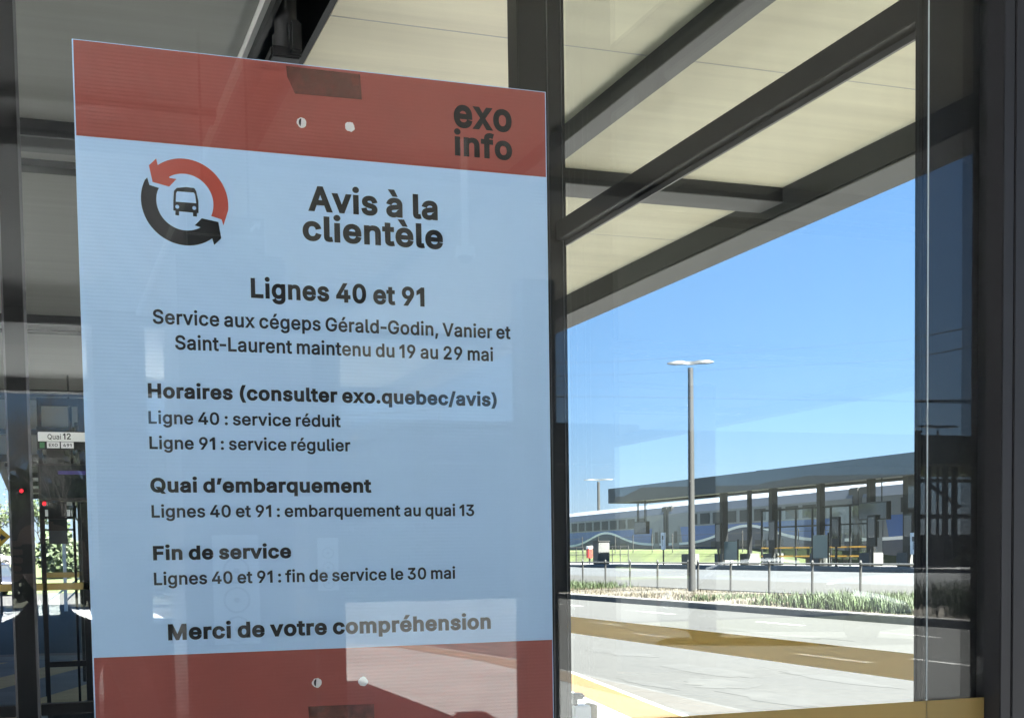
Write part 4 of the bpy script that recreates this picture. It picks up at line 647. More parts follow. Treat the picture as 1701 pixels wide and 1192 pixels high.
for y, z0_, z1_, w_ in ((60.8, .9, 1.9, 1.5), (52.2, 1.0, 2.1, 1.3)):
    t = thing('glass_screen', 'pale teal glass screen beside the %s posts of the far canopy' % ('left' if y > 55 else 'middle'), 'screen', (35.2, y, FZ))
    MB().box(-.02, .02, -w_/2, w_/2, z0_-FZ, z1_-FZ).build('panel', mat('teal_glass', (.16, .22, .21), .2), t)
    for e in (-1, 1): MB().box(-.03, .03, e*w_/2-.03, e*w_/2+.03, 0, z1_-FZ+.1).build('post', M['steel_dark'], t)
for y in (45.2, 47.8, 50.6, 56.2, 61.8):
    t = thing('information_board', {45.2: 'dark information board near the right end of the far canopy', 47.8: 'dark information board under the wide hanging display', 50.6: 'dark information board left of the wide hanging display', 56.2: 'dark information board in the middle of the waiting shelter', 61.8: 'dark information board left of the waiting shelter'}[y], 'board', (35.0, y, FZ), 0, 'dark information boards under the far canopy')
    MB().box(-.05, .05, -.32, .32, .9, 2.3, .01).build('panel', M['steel_dark'], t)
    MB().box(-.054, -.0505, -.24, .24, 1.3, 2.2).build('poster', M['carglass'], t)
    MB().box(-.04, .04, -.05, .05, 0, .9).build('post', M['steel_dark'], t)
cab = thing('utility_cabinet', 'white utility cabinet on the far platform beside a small red box', 'cabinet', (34.5, 76.5, FZ))
MB().box(-.4, .4, -.45, .45, 0, 1.45, .03).build('body', M['block'], cab)
MB().box(-.43, .43, -.48, .48, 1.45, 1.52, .01).build('lid', M['galv'], cab)
MB().box(-.405, -.402, -.3, .3, .2, 1.2).build('door', M['block'], cab)
rb = thing('fire_box', 'small red and white box on a post left of the white cabinet', 'box', (34.4, 78.2, FZ))
MB().box(-.15, .15, -.2, .2, .4, 1.0, .02).build('body', mat('red_enamel', (.5, .05, .04), .4), rb)
MB().box(-.16, .16, -.21, .21, 1.0, 1.2, .02).build('lid', M['white'], rb)
MB().box(-.04, .04, -.04, .04, 0, .4).build('post', M['galv'], rb)
fr = thing('ramp_railing', 'pale metal railing with many thin posts before the left coach', 'railing', (36.5, 88, FZ))
for i in range(22): inv(MB().tube([(36.2+.02*i, 76+1.3*i, FZ), (36.2+.02*i, 76+1.3*i, FZ+1.2)], .035, 6).build('post', M['galv'], fr), fr)
for z in (1.15, .6): inv(MB().tube([(36.2, 76, FZ+z), (36.62, 103.5, FZ+z)], .03, 6).build('rail', M['galv'], fr), fr)
wires_f = thing('track_fence', 'line of tall thin grey fence posts in front of the train', 'fence', (39.8, 70, 1.4))
for i in range(24): inv(MB().tube([(38.9, 30+3.0*i, 1.3), (38.9, 30+3.0*i, 2.55)], .035, 6).build('post', M['galv'], wires_f), wires_f)
inv(MB().tube([(38.9, 30, 2.4), (38.9, 99, 2.4)], .012, 5).tube([(38.9, 30, 1.7), (38.9, 99, 1.7)], .012, 5).build('wire', M['galv'], wires_f), wires_f)

# ---- the train: double-deck coaches in silver, blue and navy with a white wave
TR0 = Vector((45.3, 106.5, 0)); TD = Vector((-.094, -.9956, 0)).normalized(); TA = math.atan2(TD.y, TD.x)
silver = mat('brushed_silver_coach', (0.1650, 0.1762, 0.1913), .4, .3, .06, .4); cblue = mat('coach_blue', (0.030, 0.095, 0.30), .4, 0, .05, .5); cnavy = mat('coach_navy', (.02, .028, .06), .45)
croof = mat('coach_roof_grey', (0.1125, 0.1275, 0.1500), .5); cdark = mat('underframe_grey', (.07, .07, .07), .8)
def coach(i, label):
    L = 25.4; p = TR0 + TD*(i*26.4)
    t = thing('passenger_coach', label, 'train coach', (p.x, p.y, 0), TA, 'double-deck coaches of the standing train')
    # local x runs along the train; the side we see is at local -y (towards the camera)
    sec = [(-1.48, .95), (-1.5, 3.95), (-1.32, 4.45), (-.8, 4.78), (0, 4.86), (.8, 4.78), (1.32, 4.45), (1.5, 3.95), (1.48, .95)]
    MB().loft([[(x, y, z) for y, z in sec[0:2]+sec[7:9]] for x in (0, L)]).build('body', silver, t)
    MB().loft([[(x, y*1.003, z+.004) for y, z in sec[1:8]] for x in (0.02, L-.02)]).build('roof', croof, t)
    MB().box(.3, L-.3, -1.3, 1.3, .45, .95).build('underframe', cdark, t)
    yy = -1.505
    wave = lambda x: 1.95 + 1.0*math.exp(-((x-L*.5)/5.2)**2)
    xs = [L*k/60 for k in range(61)]
    MB().prism([(x, 3.02) for x in (2.2, L-2.2)][::-1] + [(x, wave(x)) for x in xs if 2.2 <= x <= L-2.2], -.004, 'Y', yy).build('blue_panel', cblue, t)
    MB().prism([(x, wave(x)) for x in xs] + [(x, wave(x)-.16) for x in xs][::-1], -.005, 'Y', yy-.003).build('wave_stripe', M['white'], t)
    MB().prism([(x, wave(x)-.16) for x in xs] + [(L, 1.0), (0, 1.0)], -.004, 'Y', yy).build('navy_panel', cnavy, t)
    for k in range(9):
        x = 3.6 + k*2.05
        MB().box(x, x+1.55, yy-.006, yy, 3.12, 3.82).build('window', M['train_window'], t)
    for k in range(5):
        x = 7.4 + k*2.2
        MB().box(x, x+1.5, yy-.012, yy-.006, 1.55, 2.0).build('window', M['train_window'], t)
    for x in (.75, L-1.95):
        d = MB().box(x, x+1.2, yy-.01, yy-.005, 1.05, 3.1).build('door', silver, t)
        MB().box(x+.3, x+.9, yy-.014, yy-.011, 1.95, 2.75).build('door_window', M['train_window'], d)
    for x in (0.0, L): MB().box(x-.5, x+.5, -1.44, 1.44, .9, 4.5, .05).build('gangway', cdark, t)
for i, lb in enumerate(('leftmost double-deck coach, silver and blue with a white wave, beyond the end of the canopy',
                        'second coach from the left, seen between the posts of the far canopy',
                        'rightmost coach, seen under the right end of the far canopy')):
    coach(i, lb)

# ================================================================== trees, hedges
def tree(loc, h, seed, label, group, leaves=900, leaf=.09, mleaf=None, spread=1.0, depth=5):
    rnd = random.Random(seed); t = thing('deciduous_tree', label, 'tree', loc, 0, group)
    mb = MB(); tips = []
    def grow(p, d, ln, r, k):
        q = p + d*ln; m_ = (p+q)/2 + Vector((rnd.uniform(-1, 1), rnd.uniform(-1, 1), 0))*ln*.06
        mb.tube([p, m_, q], [r, r*.85, r*.66], 7 if k > 3 else 4, cap=False)
        if k <= 2: tips.extend([m_, q])
        if k == 0: return
        for _ in range(3 if k > 1 else 2):
            a = rnd.uniform(0, 6.28); s = rnd.uniform(.35, .85)*spread
            nd = (d + Vector((math.cos(a)*s, math.sin(a)*s, rnd.uniform(-.05, .25)))).normalized()
            grow(q if rnd.random() < .7 else m_, nd, ln*rnd.uniform(.58, .80), r*.6, k-1)
    grow(Vector((0, 0, -.1)), Vector((0, 0, 1)), h*.30, h*.012, depth)
    mb.build('trunk', M['bark'], t, True)
    lb = MB()
    for _ in range(leaves):
        c = rnd.choice(tips) + Vector([rnd.gauss(0, .16) for _ in range(3)])*h*.09
        a = Vector([rnd.uniform(-1, 1) for _ in range(3)]).normalized(); b = a.orthogonal().normalized()
        s = leaf*rnd.uniform(.5, 1.3)
        lb.quad(c-a*s, c+b*s*.6, c+a*s, c-b*s*.6)
    if leaves: lb.build('crown', mleaf or M['leaf'], t)
    return t
tree((-1.6, -40, 0), 8.2, 11, 'bare tree mirrored in the glass above the left edge, thick forked limbs', 'bare trees mirrored in the glass', 120, .05, depth=6)
tree((.9, -43, 0), 8.8, 12, 'bare tree mirrored in the glass between the post and the notice', 'bare trees mirrored in the glass', 120, .05, depth=6)
tree((4.6, -46, 0), 8.2, 13, 'bare tree mirrored behind the opening lines of the notice', 'bare trees mirrored in the glass', 120, .05, depth=6)
tree((-6, -42, 0), 9, 14, 'bare tree mirrored beyond the left edge of the glass', 'bare trees mirrored in the glass', 120, .05, depth=6)
tree((-3.2, 106, .95), 8.5, 21, 'sparse spring tree behind the yellow warning sign', 'spring trees beyond the platform', 900, .11)
tree((.6, 110, 1.0), 7.4, 22, 'sparse spring tree beside the white pole beyond the crossing', 'spring trees beyond the platform', 1500, .13)
tree((3.6, 112, 1.1), 9.0, 23, 'taller spring tree beyond the second shelter', 'spring trees beyond the platform', 1800, .14)
def shrub(loc, rx, ry, h, seed, label, group, n=1200, leaf=.12, m=None):
    rnd = random.Random(seed); t = thing('shrub', label, 'shrub', loc, 0, group)
    mb = MB()
    for _ in range(n):
        while True:
            u = Vector([rnd.uniform(-1, 1) for _ in range(3)])
            if .25 < u.length < 1: break
        k = 1+.25*math.sin(u.x*5+seed)*math.cos(u.y*4)
        c = Vector((u.x*rx*k, u.y*ry*k, (u.z*.5+.5)*h*k)); a = Vector([rnd.uniform(-1, 1) for _ in range(3)]).normalized(); b = a.orthogonal().normalized(); s = leaf*rnd.uniform(.5, 1.4)
        mb.quad(c-a*s, c+b*s*.6, c+a*s, c-b*s*.6)
    mb.build('foliage', m or M['hedge'], t)
    s2 = MB()
    for k in range(5): s2.tube([(rnd.uniform(-.1, .1), rnd.uniform(-.1, .1), -.05), (rnd.uniform(-.5, .5)*rx, rnd.uniform(-.5, .5)*ry, h*.8)], [.04, .012], 5)
    s2.build('stem', M['bark'], t)
shrub((1.2, 80, .3), 1.1, 1.3, 3.0, 31, 'round dark green shrub left of the second shelter post', 'shrubs beyond the platform', 1500, .16)
shrub((2.6, 84, .4), 1.6, 1.3, 2.2, 32, 'lighter shrub seen through the second shelter', 'shrubs beyond the platform', 1500, .15)
shrub((-2.8, 108, 1.0), 2.0, 1.5, 1.8, 33, 'low shrub behind the white parked car', 'shrubs beyond the platform', 1500, .15)
hg = MB(); rnd = random.Random(5)
for _ in range(16000):
    x = rnd.uniform(-40, 14); y = -46+rnd.uniform(-1, 1); z = rnd.uniform(0, 1)**.8*(5.0+.9*math.sin(x*.7)+.4*math.sin(x*1.9))
    a = Vector([rnd.uniform(-1, 1) for _ in range(3)]).normalized(); b = a.orthogonal().normalized(); s = rnd.uniform(.15, .4); c = Vector((x, y, z))
    hg.quad(c-a*s, c+b*s*.6, c+a*s, c-b*s*.6)
tag(hg.build('woodland_edge', M['hedge']), kind='stuff')
m = MB()
for j in range(44):
    y0_, y1_ = -60+4.4*j, -55.6+4.4*j
    H_ = lambda y: 5.0+1.0*math.sin(y*.3)+.8*math.sin(y*.83)
    for xa, xb, fa, fb in ((-34.2, -35.2, 0, .8), (-35.2, -38, .8, 1), (-38, -70, 1, 1.1)): m.quad((xa, y0_, -.16+fa*H_(y0_)), (xb, y0_, -.16+fb*H_(y0_)), (xb, y1_, -.16+fb*H_(y1_)), (xa, y1_, -.16+fa*H_(y1_)))
structure('reflection_backdrop', m, mat('dark_backdrop', (.003, .0042, .002), .95, 0, .4, .6))  # unseen dark mass added to keep the end pane's reflection dark

# ================================================================== cars
def car(loc, rz, paint, label, L=4.4, W=1.76, H=1.45):
    t = thing('parked_car', label, 'car', loc, rz)
    # lower body: stations along x: (x, half width, z bottom, z belt)
    st = [(-L/2, .62, .42, .72), (-L/2+.10, .76, .28, .84), (-L*.36, .86, .20, .93), (-L*.2, .88, .20, .95), (0, .88, .20, .94), (L*.16, .88, .20, .92), (L*.27, .87, .20, .88), (L*.40, .82, .22, .78), (L/2-.10, .72, .26, .66), (L/2, .55, .38, .55)]
    rings = []
    for x, hw, zb, zt in st:
        k = W/1.76
        rings.append([(x, -hw*k*.92, zb), (x, -hw*k, (zb+zt)/2-.05), (x, -hw*k*.97, zt-.06), (x, -hw*k*.88, zt), (x, 0, zt+.025), (x, hw*k*.88, zt), (x, hw*k*.97, zt-.06), (x, hw*k, (zb+zt)/2-.05), (x, hw*k*.92, zb)])
    MB().loft(rings).build('body', paint, t, True)
    gh = [(-L*.44, .60, .88, .90), (-L*.36, .66, .92, 1.18), (-L*.22, .66, .93, H-.06), (-L*.02, .64, .93, H-.015), (L*.06, .63, .93, H-.06), (L*.22, .66, .90, 1.02), (L*.28, .68, .86, .88)]
    MB().loft([[(x, -.80, zb), (x, -hw, zt), (x, hw, zt), (x, .80, zb)] for x, hw, zb, zt in gh]).build('windows', M['carglass'], t, True)
    rf = [(-L*.30, .665, 1.30), (-L*.22, .67, H-.04), (-L*.1, .66, H), (-L*.01, .65, H), (L*.07, .64, H-.055)]
    MB().loft([[(x, -hw, z-.02), (x, -hw*.8, z+.025), (x, hw*.8, z+.025), (x, hw, z-.02)] for x, hw, z in rf]).build('roof', paint, t, True)
    for s in (-1, 1):
        pl = MB()
        for a, b in (((L*.06, .645, H-.07), (L*.27, .80, .90)), ((-L*.02, .655, H-.03), (-L*.03, .83, .93)), ((-L*.24, .67, H-.09), (-L*.36, .80, .93))):
            pl.tube([(a[0], s*a[1], a[2]), (b[0], s*b[1], b[2])], .035, 6)
        pl.build('pillar', paint, t, True)
        MB().loft([[(L*.20, s*.86, .93), (L*.20, s*.86, .99), (L*.20, s*.90, .99), (L*.20, s*.90, .93)], [(L*.19, s*.92, .92), (L*.19, s*.92, 1.05), (L*.225, s*1.06, 1.04), (L*.225, s*1.06, .93)], [(L*.17, s*.93, .94), (L*.17, s*.93, 1.03), (L*.18, s*1.06, 1.02), (L*.18, s*1.06, .95)]]).build('mirror', paint, t, True)
        MB().box(L/2-.32, L/2-.06, s*.52, s*.72, .56, .68, .03).build('headlight', M['white'], t)
        MB().box(-L/2-.0, -L/2+.18, s*.52, s*.74, .66, .82, .03).build('tail_light', mat('tail_red', (.35, .02, .02), .3), t)
        MB().box(-.15, .02, s*.885, s*.90, .80, .83, .005).build('door_handle', M['alu'], t)
    for x in (-L*.30, L*.31):
        for s in (-1, 1):
            wb = MB(); n = 20; y0, y1 = s*.66, s*.885
            prof_ = [(y0, .10), (y0, .29), (y0+(y1-y0)*.12, .32), (y0+(y1-y0)*.88, .32), (y1, .29), (y1, .20), (y1-s*.03, .19)]
            wb.loft([[(x+r*math.cos(a*2*math.pi/n), y, .32+r*math.sin(a*2*math.pi/n)) for a in range(n)] for y, r in prof_])
            wh = wb.build('wheel', M['tyre'], t, True)
            rb_ = MB()
            for a in range(5):
                an = a*2*math.pi/5; rb_.tube([(x, y1-s*.015, .32), (x+.185*math.cos(an), y1-s*.015, .32+.185*math.sin(an))], .025, 6)
            rb_.tube([(x, y1-s*.03, .32), (x, y1-s*.005, .32)], .06, 10)
            rb_.build('rim', M['alu'], wh)
    return t
silverpaint = mat('silver_car_paint', (.50, .53, .55), .25, .4, coat=.6)
car((12.6, -18.8, -.12), R(34), silverpaint, 'silver car mirrored in the glass behind the fence rails', 4.4)
car((-3.6, 100, .90), R(8), mat('white_car_paint', (.8, .8, .8), .3, 0, coat=.6), 'white car parked on the grass edge at the far left')
car((-1.95, 63, -.12), R(-78), mat('black_car_paint', (.02, .022, .03), .25, 0, coat=.7), 'dark car facing the platform below the yellow sign')

# ================================================================== along the platform, seen past the notice
q = thing('platform_sign', 'pale platform sign hanging from the canopy left of the notice', 'sign', (.19, 8.0, 2.389))
MB().box(-.155, .62, -.02, .02, -.032, .032, .003).build('panel', mat('pale_sign_face', (.85, .86, .82), .5), q)
lettering('lettering', 'Quai', K, q, -.092, -.019, .088, .036, .010, -.0205)
lettering('lettering', '12', K, q, .009, -.018, .052, .042, .020, -.0205)
MB().box(-.155, .62, -.018, .018, -.087, -.033).build('route_panel', M['steel_dark'], q)
MB().box(-.098, -.014, -.0195, -.0185, -.079, -.036).build('route_label', M['white'], q)
MB().box(-.006, .078, -.0195, -.0185, -.079, -.036).build('route_label', M['white'], q)
lettering('lettering', 'EXO', K, q, -.085, -.069, .058, .022, .02, -.0197)
lettering('lettering', '491', K, q, .008, -.069, .056, .022, .02, -.0197)
MB().box(-.145, -.113, -.0195, -.0185, -.079, -.040).build('bus_symbol', mat('green_symbol', (.03, .16, .06), .5), q)
MB().box(.50, .55, -.02, .02, .033, 1.35).build('hanger', M['steel_dark'], q)
d = thing('departure_display', 'black departure display with violet text line under the platform sign', 'display', (.19, 7.0, 2.02))
MB().box(-.165, .60, -.09, .09, -.118, .112, .006).build('case', M['blackp'], d)
MB().box(-.15, .58, -.0925, -.091, -.10, .10).build('screen', M['carglass'], d)
MB().box(-.05, .40, -.0935, -.0928, .060, .064).box(-.05, .28, -.0935, -.0928, .048, .052).build('text_line', M['led_purple'], d)
MB().box(.45, .50, -.02, .02, .112, 1.70).build('hanger', M['steel_dark'], d)
for i, (x, y, z, lb) in enumerate(((-.038, 2.684, 1.76, 'added red glow imitating a tail-light reflection on the dark left post'), (.055, 7.0, 1.888, 'small red signal light left of the departure display'), (.443, 15.0, 2.215, 'small red signal light right of the lower platform sign'))):
    t = thing('red_light', lb, 'light', (x, y, z), 0)  # the first is an added glow imitating a vehicle lamp's reflection
    s_ = (.0055, .011, .022)[i]
    bm_ = MB(); bmesh.ops.create_icosphere(bm_.bm, subdivisions=2, radius=s_); bm_.build('lens', M['led_red'], t, True)
    MB().tube([(0, s_*.6, 0), (0, s_*2.5, 0)], s_*1.2, 10).tube([(0, -s_*2.2, 0), (0, s_*.6, 0)], s_*1.25, 14, cap=False).build('housing', M['blackp'], t)
q2 = thing('lower_sign', 'lower grey sign with a row of white boxes beyond the departure display', 'sign', (.27, 15, 2.21))
MB().box(-.17, .2, -.03, .03, -.033, .033, .004).build('panel', mat('grey_sign_face', (.33, .33, .32), .5), q2)
MB().box(-.17, .2, -.025, .025, -.18, -.034).build('backing', M['steel_dark'], q2)
for k, (a, b) in enumerate(((-.158, -.125), (-.11, -.03), (-.02, .06), (.075, .125), (.14, .17))): MB().box(a, b, -.028, -.026, -.165, -.083).build('route_label', M['white'], q2)
MB().box(.14, .16, -.01, .01, .033, 1.52).build('hanger', M['steel_dark'], q2)
# second shelter further along
s2 = thing('bus_shelter', 'second, farther glass shelter with ochre bands seen left of the notice', 'bus shelter', (1.3, 12, 0), 0, None)
for x0, x1, y in ((.045, .080, 11), (.322, .345, 11.02), (.395, .45, 11), (1.6, 1.7, 11), (3.0, 3.1, 11), (.045, .085, 13.8), (1.6, 1.7, 13.8)):
    inv(MB().box(x0, x1, y, y+.06, .0, 3.0).build('post', M['frame'], s2), s2)
inv(MB().box(.08, 3.0, 11.01, 11.05, 2.93, 3.0).box(.08, 3.0, 13.81, 13.85, 2.93, 3.0).box(.08, .322, 11.01, 11.05, 1.905, 1.93).box(.08, .322, 11.01, 11.05, 1.80, 1.815).build('transom', M['frame'], s2), s2)
inv(MB().box(.0, 3.1, 11.02, 11.03, .1, 2.93).build('pane', M['glass_end'], s2), s2)
inv(MB().box(.08, 1.6, 11.01, 11.05, .55, .60).box(.08, 1.6, 11.01, 11.05, .05, .12).build('rail', M['frame'], s2), s2)
inv(MB().box(-3.0, 3.1, 11.0, 11.008, 1.257, 1.322).build('contrast_band', M['gold'], s2), s2)
inv(MB().box(.08, 3.0, 13.80, 13.808, 1.33, 1.39).build('contrast_band', M['gold'], s2), s2)
inv(MB().box(.13, .32, 13.2, 13.25, 1.70, 2.9).box(.40, .85, 12.2, 12.3, .3, 2.9).build('advert_panel', M['steel_dark'], s2), s2)
wp = thing('white_pole', 'thin white pole with cross arms on the grass beyond the second shelter', 'pole', (.78, 40, -.05))
MB().tube([(0, 0, 0), (0, 0, 2.4)], .05, 8).build('pole', M['white'], wp)
MB().tube([(-.45, 0, .35), (.5, 0, 1.05)], .03, 6).tube([(0, 0, .3), (.75, 0, 1.0)], .03, 6).build('arm', M['white'], wp)
ws = thing('warning_sign', 'yellow diamond warning sign with a dark arrow at the left edge', 'road sign', (-1.03, 40, 2.2))
MB().prism([(-.32, 0), (0, .32), (.32, 0), (0, -.32)], .012, 'Y', 0).build('plate', mat('sign_yellow', (.75, .40, .02), .5), ws)
MB().prism([(-.27, .02), (.05, .02), (.05, .09), (.2, -.02), (.05, -.13), (.05, -.06), (-.27, -.06)], -.003, 'Y', -.001).build('arrow_mark', K, ws)
MB().tube([(0, .05, -2.3), (0, .05, .3)], .035, 8).build('post', M['galv'], ws)
wb = thing('litter_bin', 'white box with a dark cap standing just outside the end wall', 'bin', (3.02, 5.5, 0))
MB().box(-.062, .052, -.06, .06, 0, .628, .008).build('body', M['white'], wb)
MB().box(.056, .09, -.06, .06, 0, .632, .004).build('side_post', M['beige'], wb)
MB().tube([(-.03, 0, .628), (-.03, 0, .665)], .018, 10).box(-.055, .02, -.04, .04, .665, .70, .01).build('cap', M['blackp'], wb)

# ================================================================== mirrored in the front glass (standing behind the camera)
pv = thing('station_pavilion', 'long low dark pavilion mirrored in the glass across the sky', 'pavilion', (28, -48, 0))
pd = mat('dark_cladding', (.02, .022, .024), .6, 0, .15, 1)
inv(MB().box(22.35, 46, -54, -45, 5.0, 6.22, .02).build('roof', pd, pv), pv)
inv(MB().box(11.9, 22.34, -54, -45.1, 4.9, 6.42, .02).build('roof', pd, pv), pv)
inv(MB().box(11.2, 36.6, -53, -46.5, 0, 4.95).build('wall', pd, pv), pv)
for x in (37.0, 37.9, 38.4, 39.6, 42, 45): inv(MB().box(x-.09, x+.09, -46.6, -46.4, 0, 5.0).build('post', pd, pv), pv)
inv(MB().box(36.6, 46, -46.55, -46.45, 4.3, 4.45).box(36.6, 46, -46.55, -46.45, 2.7, 2.9).box(36.6, 46, -46.55, -46.45, 0, 2.0).build('rail', pd, pv), pv)
inv(MB().tube([(36.9, -46.5, 4.3), (38.7, -46.5, 3.2)], .09, 6).build('brace', pd, pv), pv)
inv(MB().box(36.63, 36.83, -47, -46.8, 6.2, 6.55).box(36.58, 36.88, -47.02, -46.78, 6.5, 6.58).build('vent', pd, pv), pv)
up_ = thing('utility_pole', 'forked utility pole mirrored over the dark roof with cables', 'utility pole', (15.3, -50, 0))
MB().tube([(-.08, 0, 5), (-.08, 0, 6.9), (-.35, 0, 7.45), (-.35, 0, 8.25)], .045, 6).tube([(.3, 0, 5), (.3, 0, 6.9), (.36, 0, 7.4), (.38, 0, 8.25)], .045, 6).tube([(-.08, 0, 6.93), (.3, 0, 6.93)], .03, 6).build('fork', M['cable'], up_)
MB().tube([(.1, 0, 0), (.1, 0, 5.2)], .14, 8).build('pole', M['bark'], up_)
for i, (za, zb, zc, r) in enumerate(((8.6, 10.1, 12.0, .03), (8.3, 9.5, 11.0, .03), (8.35, 8.95, 9.35, .02), (7.75, 8.6, 8.85, .045), (9.6, 9.3, 9.3, .02))):
    pts = [(12.0+.0*i, -55, za-.25), (16, -55, za+.05), (21, -55, zb), (26, -55, zb+.25 if i < 3 else zb+.12), (42, -55, zc if i < 2 else 8.85+.02*i), (52, -55, (zc+2) if i < 2 else 8.9+.25*(i-2))]
    o = MB().tube(pts, r, 5).build('overhead_cable', M['cable'])
    tag(o, ('topmost steep cable mirrored across the notice', 'second steep cable mirrored across the notice', 'thin middle cable mirrored across the notice', 'thickest, lowest cable mirrored across the notice and the window', 'thin level cable mirrored high across the window')[i], 'cable', 'overhead cables mirrored in the glass')

tt = thing('information_totem', 'wide dark information totem with white schedule mirrored in the notice', 'totem', (.75, -3.7, 0))
MB().box(-.21, .21, -.35, .18, 0, 2.72, .01).build('body', M['steel_dark'], tt)
panel_pale = mat('pale_schedule_panel', (.88, .90, .90), .4)
def schedule(t, x0, x1, z0, z1, y, r, cz):
    MB().box(x0, x1, y, y+.004, z0, z1).build('schedule_panel', panel_pale, t)
    mb = MB(); n = 28; cx = (x0+x1)/2
    for c in cz:
        for k in range(n):
            a, b = 2*math.pi*k/n, 2*math.pi*(k+1)/n
            mb.quad(*[(cx+rr*math.cos(w_), y+.0055, c+rr*math.sin(w_)) for rr, w_ in ((r, a), (r, b), (r*.86, b), (r*.86, a))])
        mb.prism([(cx+r*.25*math.cos(w_*.5236), c+r*.2*math.sin(w_*.5236)) for w_ in range(12)], .001, 'Y', y+.0045)
    mb.build('route_rings', M['rail'], t)
schedule(tt, -.105, .075, -.5+1.70, 1.63, .182, .052, (1.49, 1.375, 1.26))
tw = thing('wayfinding_sign', 'dark hanging sign outlined in white with an arrow, mirrored below the round logo', 'sign', (.80, -4.0, 2.83))
MB().box(-.17, .165, -.02, .02, -.075, .15, .004).build('panel', M['steel_dark'], tw)
mb = MB()
for a in ((-.168, .163, -.073, -.069), (-.168, .163, .062, .066), (-.168, -.164, -.069, .145), (.159, .163, -.069, .145)): mb.box(a[0], a[1], .0205, .0215, a[2], a[3])
mb.build('outline', M['white'], tw)
MB().prism([(.145, .13), (.105, .13), (.117, .118), (.095, .096), (.103, .088), (.125, .11), (.137, .098)][::-1], .001, 'Y', .0205).build('arrow_mark', M['white'], tw)
MB().box(-.1, -.09, -.01, .01, .15, .90).box(.09, .1, -.01, .01, .15, .90).build('hanger', M['steel_dark'], tw)
t3 = thing('information_post', 'narrow dark information post with small schedule mirrored in the notice', 'totem', (1.60, -6.0, 0))
MB().box(-.05, .055, -.05, .05, 0, 1.305).build('post', M['steel_dark'], t3)
MB().box(-.095, .095, -.05, .05, 1.30, 2.2, .008).build('case', M['steel_dark'], t3)
schedule(t3, -.047, .078, 1.335, 1.645, .052, .034, (1.555, 1.47, 1.38))
cc = thing('security_camera', 'small dome security camera mirrored under the soffit', 'security camera', (2.19, -5.0, 3.12))
MB().tube([(0, 0, .04), (0, 0, .62)], .02, 8).build('stem', M['white'], cc)
MB().tube([(0, 0, -.01), (0, 0, .04)], [.055, .05], 16).build('housing', M['white'], cc, True)
b_ = MB(); bmesh.ops.create_uvsphere(b_.bm, u_segments=16, v_segments=10, radius=.045); b_.build('dome', M['carglass'], cc, True)
cc.children[-1].location.z = -.02
kb = thing('reflection_occluder', 'added dark occluder with open gaps mirrored behind the lower lines of the notice', 'occluder', (1.2, -11, 0))  # dark blocks added to darken this part of the reflection
for x0, x1, zt in ((.50, .93, 3.5), (1.19, 2.17, 3.5), (2.36, 2.62, 3.5), (-.9, -.62, 3.5)):
    inv(MB().box(x0, x1, -11.2, -10.0, 0, zt).build('wall', M['steel_dark'], kb), kb)
inv(MB().box(.93, 1.19, -11.2, -10.0, 0, .965).box(2.17, 2.36, -11.2, -10.0, 0, .93).build('gap_occluder', M['steel_dark'], kb), kb)  # added blocks hiding sunlit ground in the lower part of the gaps
inv(MB().box(-.9, 2.62, -11.2, -10.0, 3.5, 3.6).build('roof', M['steel_dark'], kb), kb)
wsn = thing('waste_bin', 'dark rounded bin mirrored in the lower right corner of the notice', 'bin', (1.46, -2.9, 0))
MB().box(-.16, .17, -.16, .16, 0, .93, .03).build('body', mat('bin_brown', (.035, .028, .026), .5), wsn)
MB().box(-.02, .10, -.05, .05, .93, .955, .008).build('latch', M['blackp'], wsn)

# ================================================================== the person taking the photograph
skin = mat('skin', (.50, .32, .24), .55); jacket = mat('dark_jacket', (.035, .037, .045), .8, 0, .2, 20, .2, 120); trousers = mat('dark_trousers', (.03, .032, .04), .85); hair = mat('dark_hair', (.03, .022, .018), .6)
pr_ = thing('person', 'person in a dark jacket holding up a phone, mirrored at the left of the glass', 'person', (.02, -2.12, 0))
def skinmesh(name, verts, edges, radii, m, parent, root=0, sub=2):
    me = bpy.data.meshes.new(name); me.from_pydata(verts, edges, []); me.materials.append(m)
    o = bpy.data.objects.new(name, me); C.objects.link(o); o.parent = parent
    sk = o.modifiers.new('skin', 'SKIN'); sk.use_smooth_shade = True
    for i, r in enumerate(radii):
        r = r if isinstance(r, tuple) else (r, r)
        me.skin_vertices[0].data[i].radius = r; me.skin_vertices[0].data[i].use_root = (i == root)
    sb = o.modifiers.new('sub', 'SUBSURF'); sb.levels = sub; sb.render_levels = sub
    return o
V = [(0, 0, .90), (0, 0, 1.05), (0, -.01, 1.22), (0, -.01, 1.32), (0, .0, 1.39), (0, .02, 1.45)]
Rr = [(.165, .115), (.145, .10), (.165, .11), (.13, .09), (.06, .06), (.05, .052)]
E_ = [(0, 1), (1, 2), (2, 3), (3, 4), (4, 5)]
for s in (-1, 1):
    b = len(V); V += [(s*.10, 0, .84), (s*.105, .02, .48), (s*.11, -.01, .10), (s*.115, .11, .045)]; Rr += [.088, .062, .042, (.042, .035)]
    E_ += [(0, b), (b, b+1), (b+1, b+2), (b+2, b+3)]
    b = len(V); V += [(s*.19, -.01, 1.31), (s*.26, .05, 1.09), (s*.15, .27, 1.36), (s*.105, .355, 1.50)]; Rr += [.058, .045, .034, .025]
    E_ += [(3, b), (b, b+1), (b+1, b+2), (b+2, b+3)]
skinmesh('body', V, E_, Rr, jacket, pr_)
hd = MB(); bmesh.ops.create_uvsphere(hd.bm, u_segments=28, v_segments=20, radius=1)
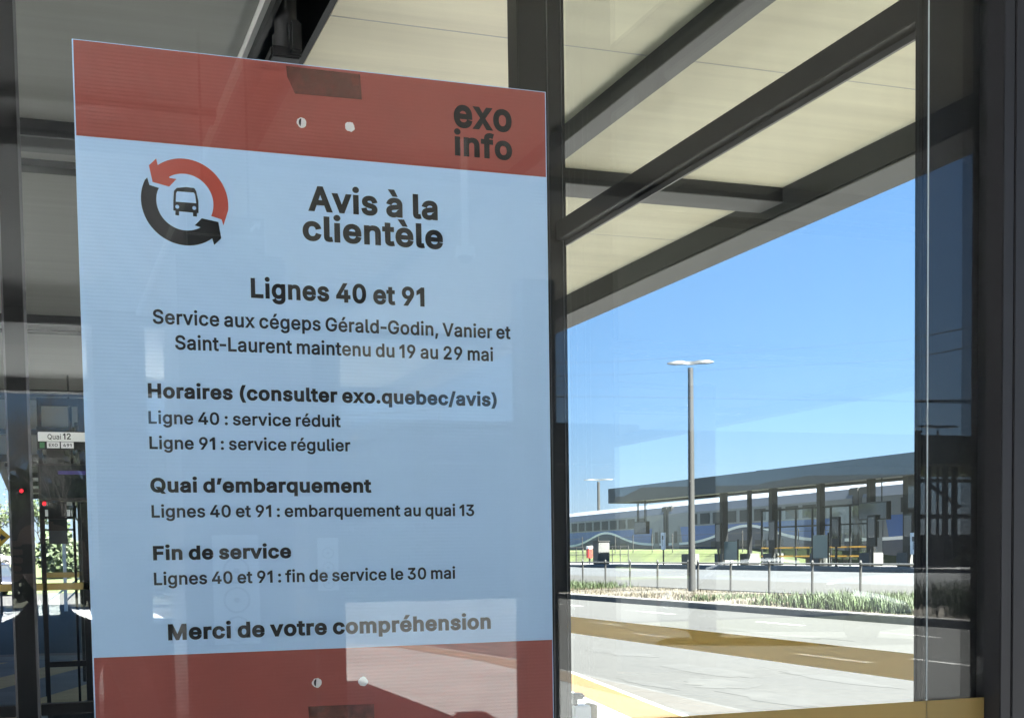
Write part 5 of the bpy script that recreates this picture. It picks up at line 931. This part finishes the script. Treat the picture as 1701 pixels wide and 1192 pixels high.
for v in hd.bm.verts:
    x, y, z = v.co
    k = 1 - .22*max(0, -z)
    v.co = Vector((x*.075*k, y*.095*(k if y > 0 else 1), z*.115))
    if y > .6 and abs(x) < .25 and -.35 < z < .15: v.co.y += .018*(1-abs(x)/.25)*(1-abs(z+.12)/.27 if abs(z+.12) < .27 else 0)
    if y > .5 and .02 < z < .22 and .2 < abs(x) < .55: v.co.y -= .006
    v.co += Vector((0, .025, 1.565))
hd = hd.build('head', skin, pr_, True)
hh = MB(); bmesh.ops.create_uvsphere(hh.bm, u_segments=24, v_segments=16, radius=1)
for v in hh.bm.verts:
    x, y, z = v.co
    yy = y if y < .2 else .2+(y-.2)*.35*(1 if z < .45 else 2.4)
    v.co = Vector((x*.083, yy*.103+.018, max(z, -.45)*.118+1.575))
hh.build('hair', hair, hd, True)
for s in (-1, 1):
    e = MB(); bmesh.ops.create_icosphere(e.bm, subdivisions=2, radius=.011)
    for v in e.bm.verts: v.co += Vector((s*.03, .108, 1.575))
    e.build('eye', M['white'], hd, True)
    e = MB(); bmesh.ops.create_icosphere(e.bm, subdivisions=2, radius=1)
    for v in e.bm.verts: v.co = Vector((v.co.x*.012+s*.078, v.co.y*.02+.02, v.co.z*.03+1.56))
    e.build('ear', skin, hd, True)
e = MB().box(-.022, .022, .098, .108, 1.502, 1.512, .004); e.build('mouth', mat('lip', (.35, .13, .11), .5), hd)
# hands: palm, four fingers, thumb, closed on the ends of the phone
for s in (-1, 1):
    V = [(s*.105, .345, 1.495), (s*.092, .375, 1.52), (s*.082, .395, 1.545)]; E_ = [(0, 1), (1, 2)]; Rr = [.024, (.030, .018), (.030, .016)]
    for k, (dz, ln) in enumerate(((.034, .9), (.014, 1.0), (-.006, .95), (-.026, .75))):
        b = len(V); V += [(s*.084, .402, 1.548+dz*.8), (s*.086, .432, 1.552+dz), (s*(.076-.01*ln), .440, 1.552+dz), (s*(.066-.016*ln), .4395, 1.551+dz)]
        Rr += [.0095, .0088, .008, .007]; E_ += [(2, b), (b, b+1), (b+1, b+2), (b+2, b+3)]
    b = len(V); V += [(s*.080, .385, 1.51), (s*.070, .405, 1.50), (s*.055, .411, 1.515)]; Rr += [.012, .010, .008]; E_ += [(1, b), (b, b+1), (b+1, b+2)]
    skinmesh('hand', V, E_, Rr, skin, pr_)
ph = thing('phone', 'black phone held sideways by the mirrored person', 'phone', (0.02, -1.703, 1.549))
MB().box(-.074, .074, -.004, .004, -.036, .036, .003).build('case', M['blackp'], ph)
MB().box(-.070, .070, -.0048, -.0042, -.033, .033).build('screen', M['carglass'], ph)
for a, b in ((-.02, .0), (-.046, .012), (-.046, -.012)): MB().tube([(a, .004, b), (a, .0065, b)], .007, 14).build('lens', M['carglass'], ph)
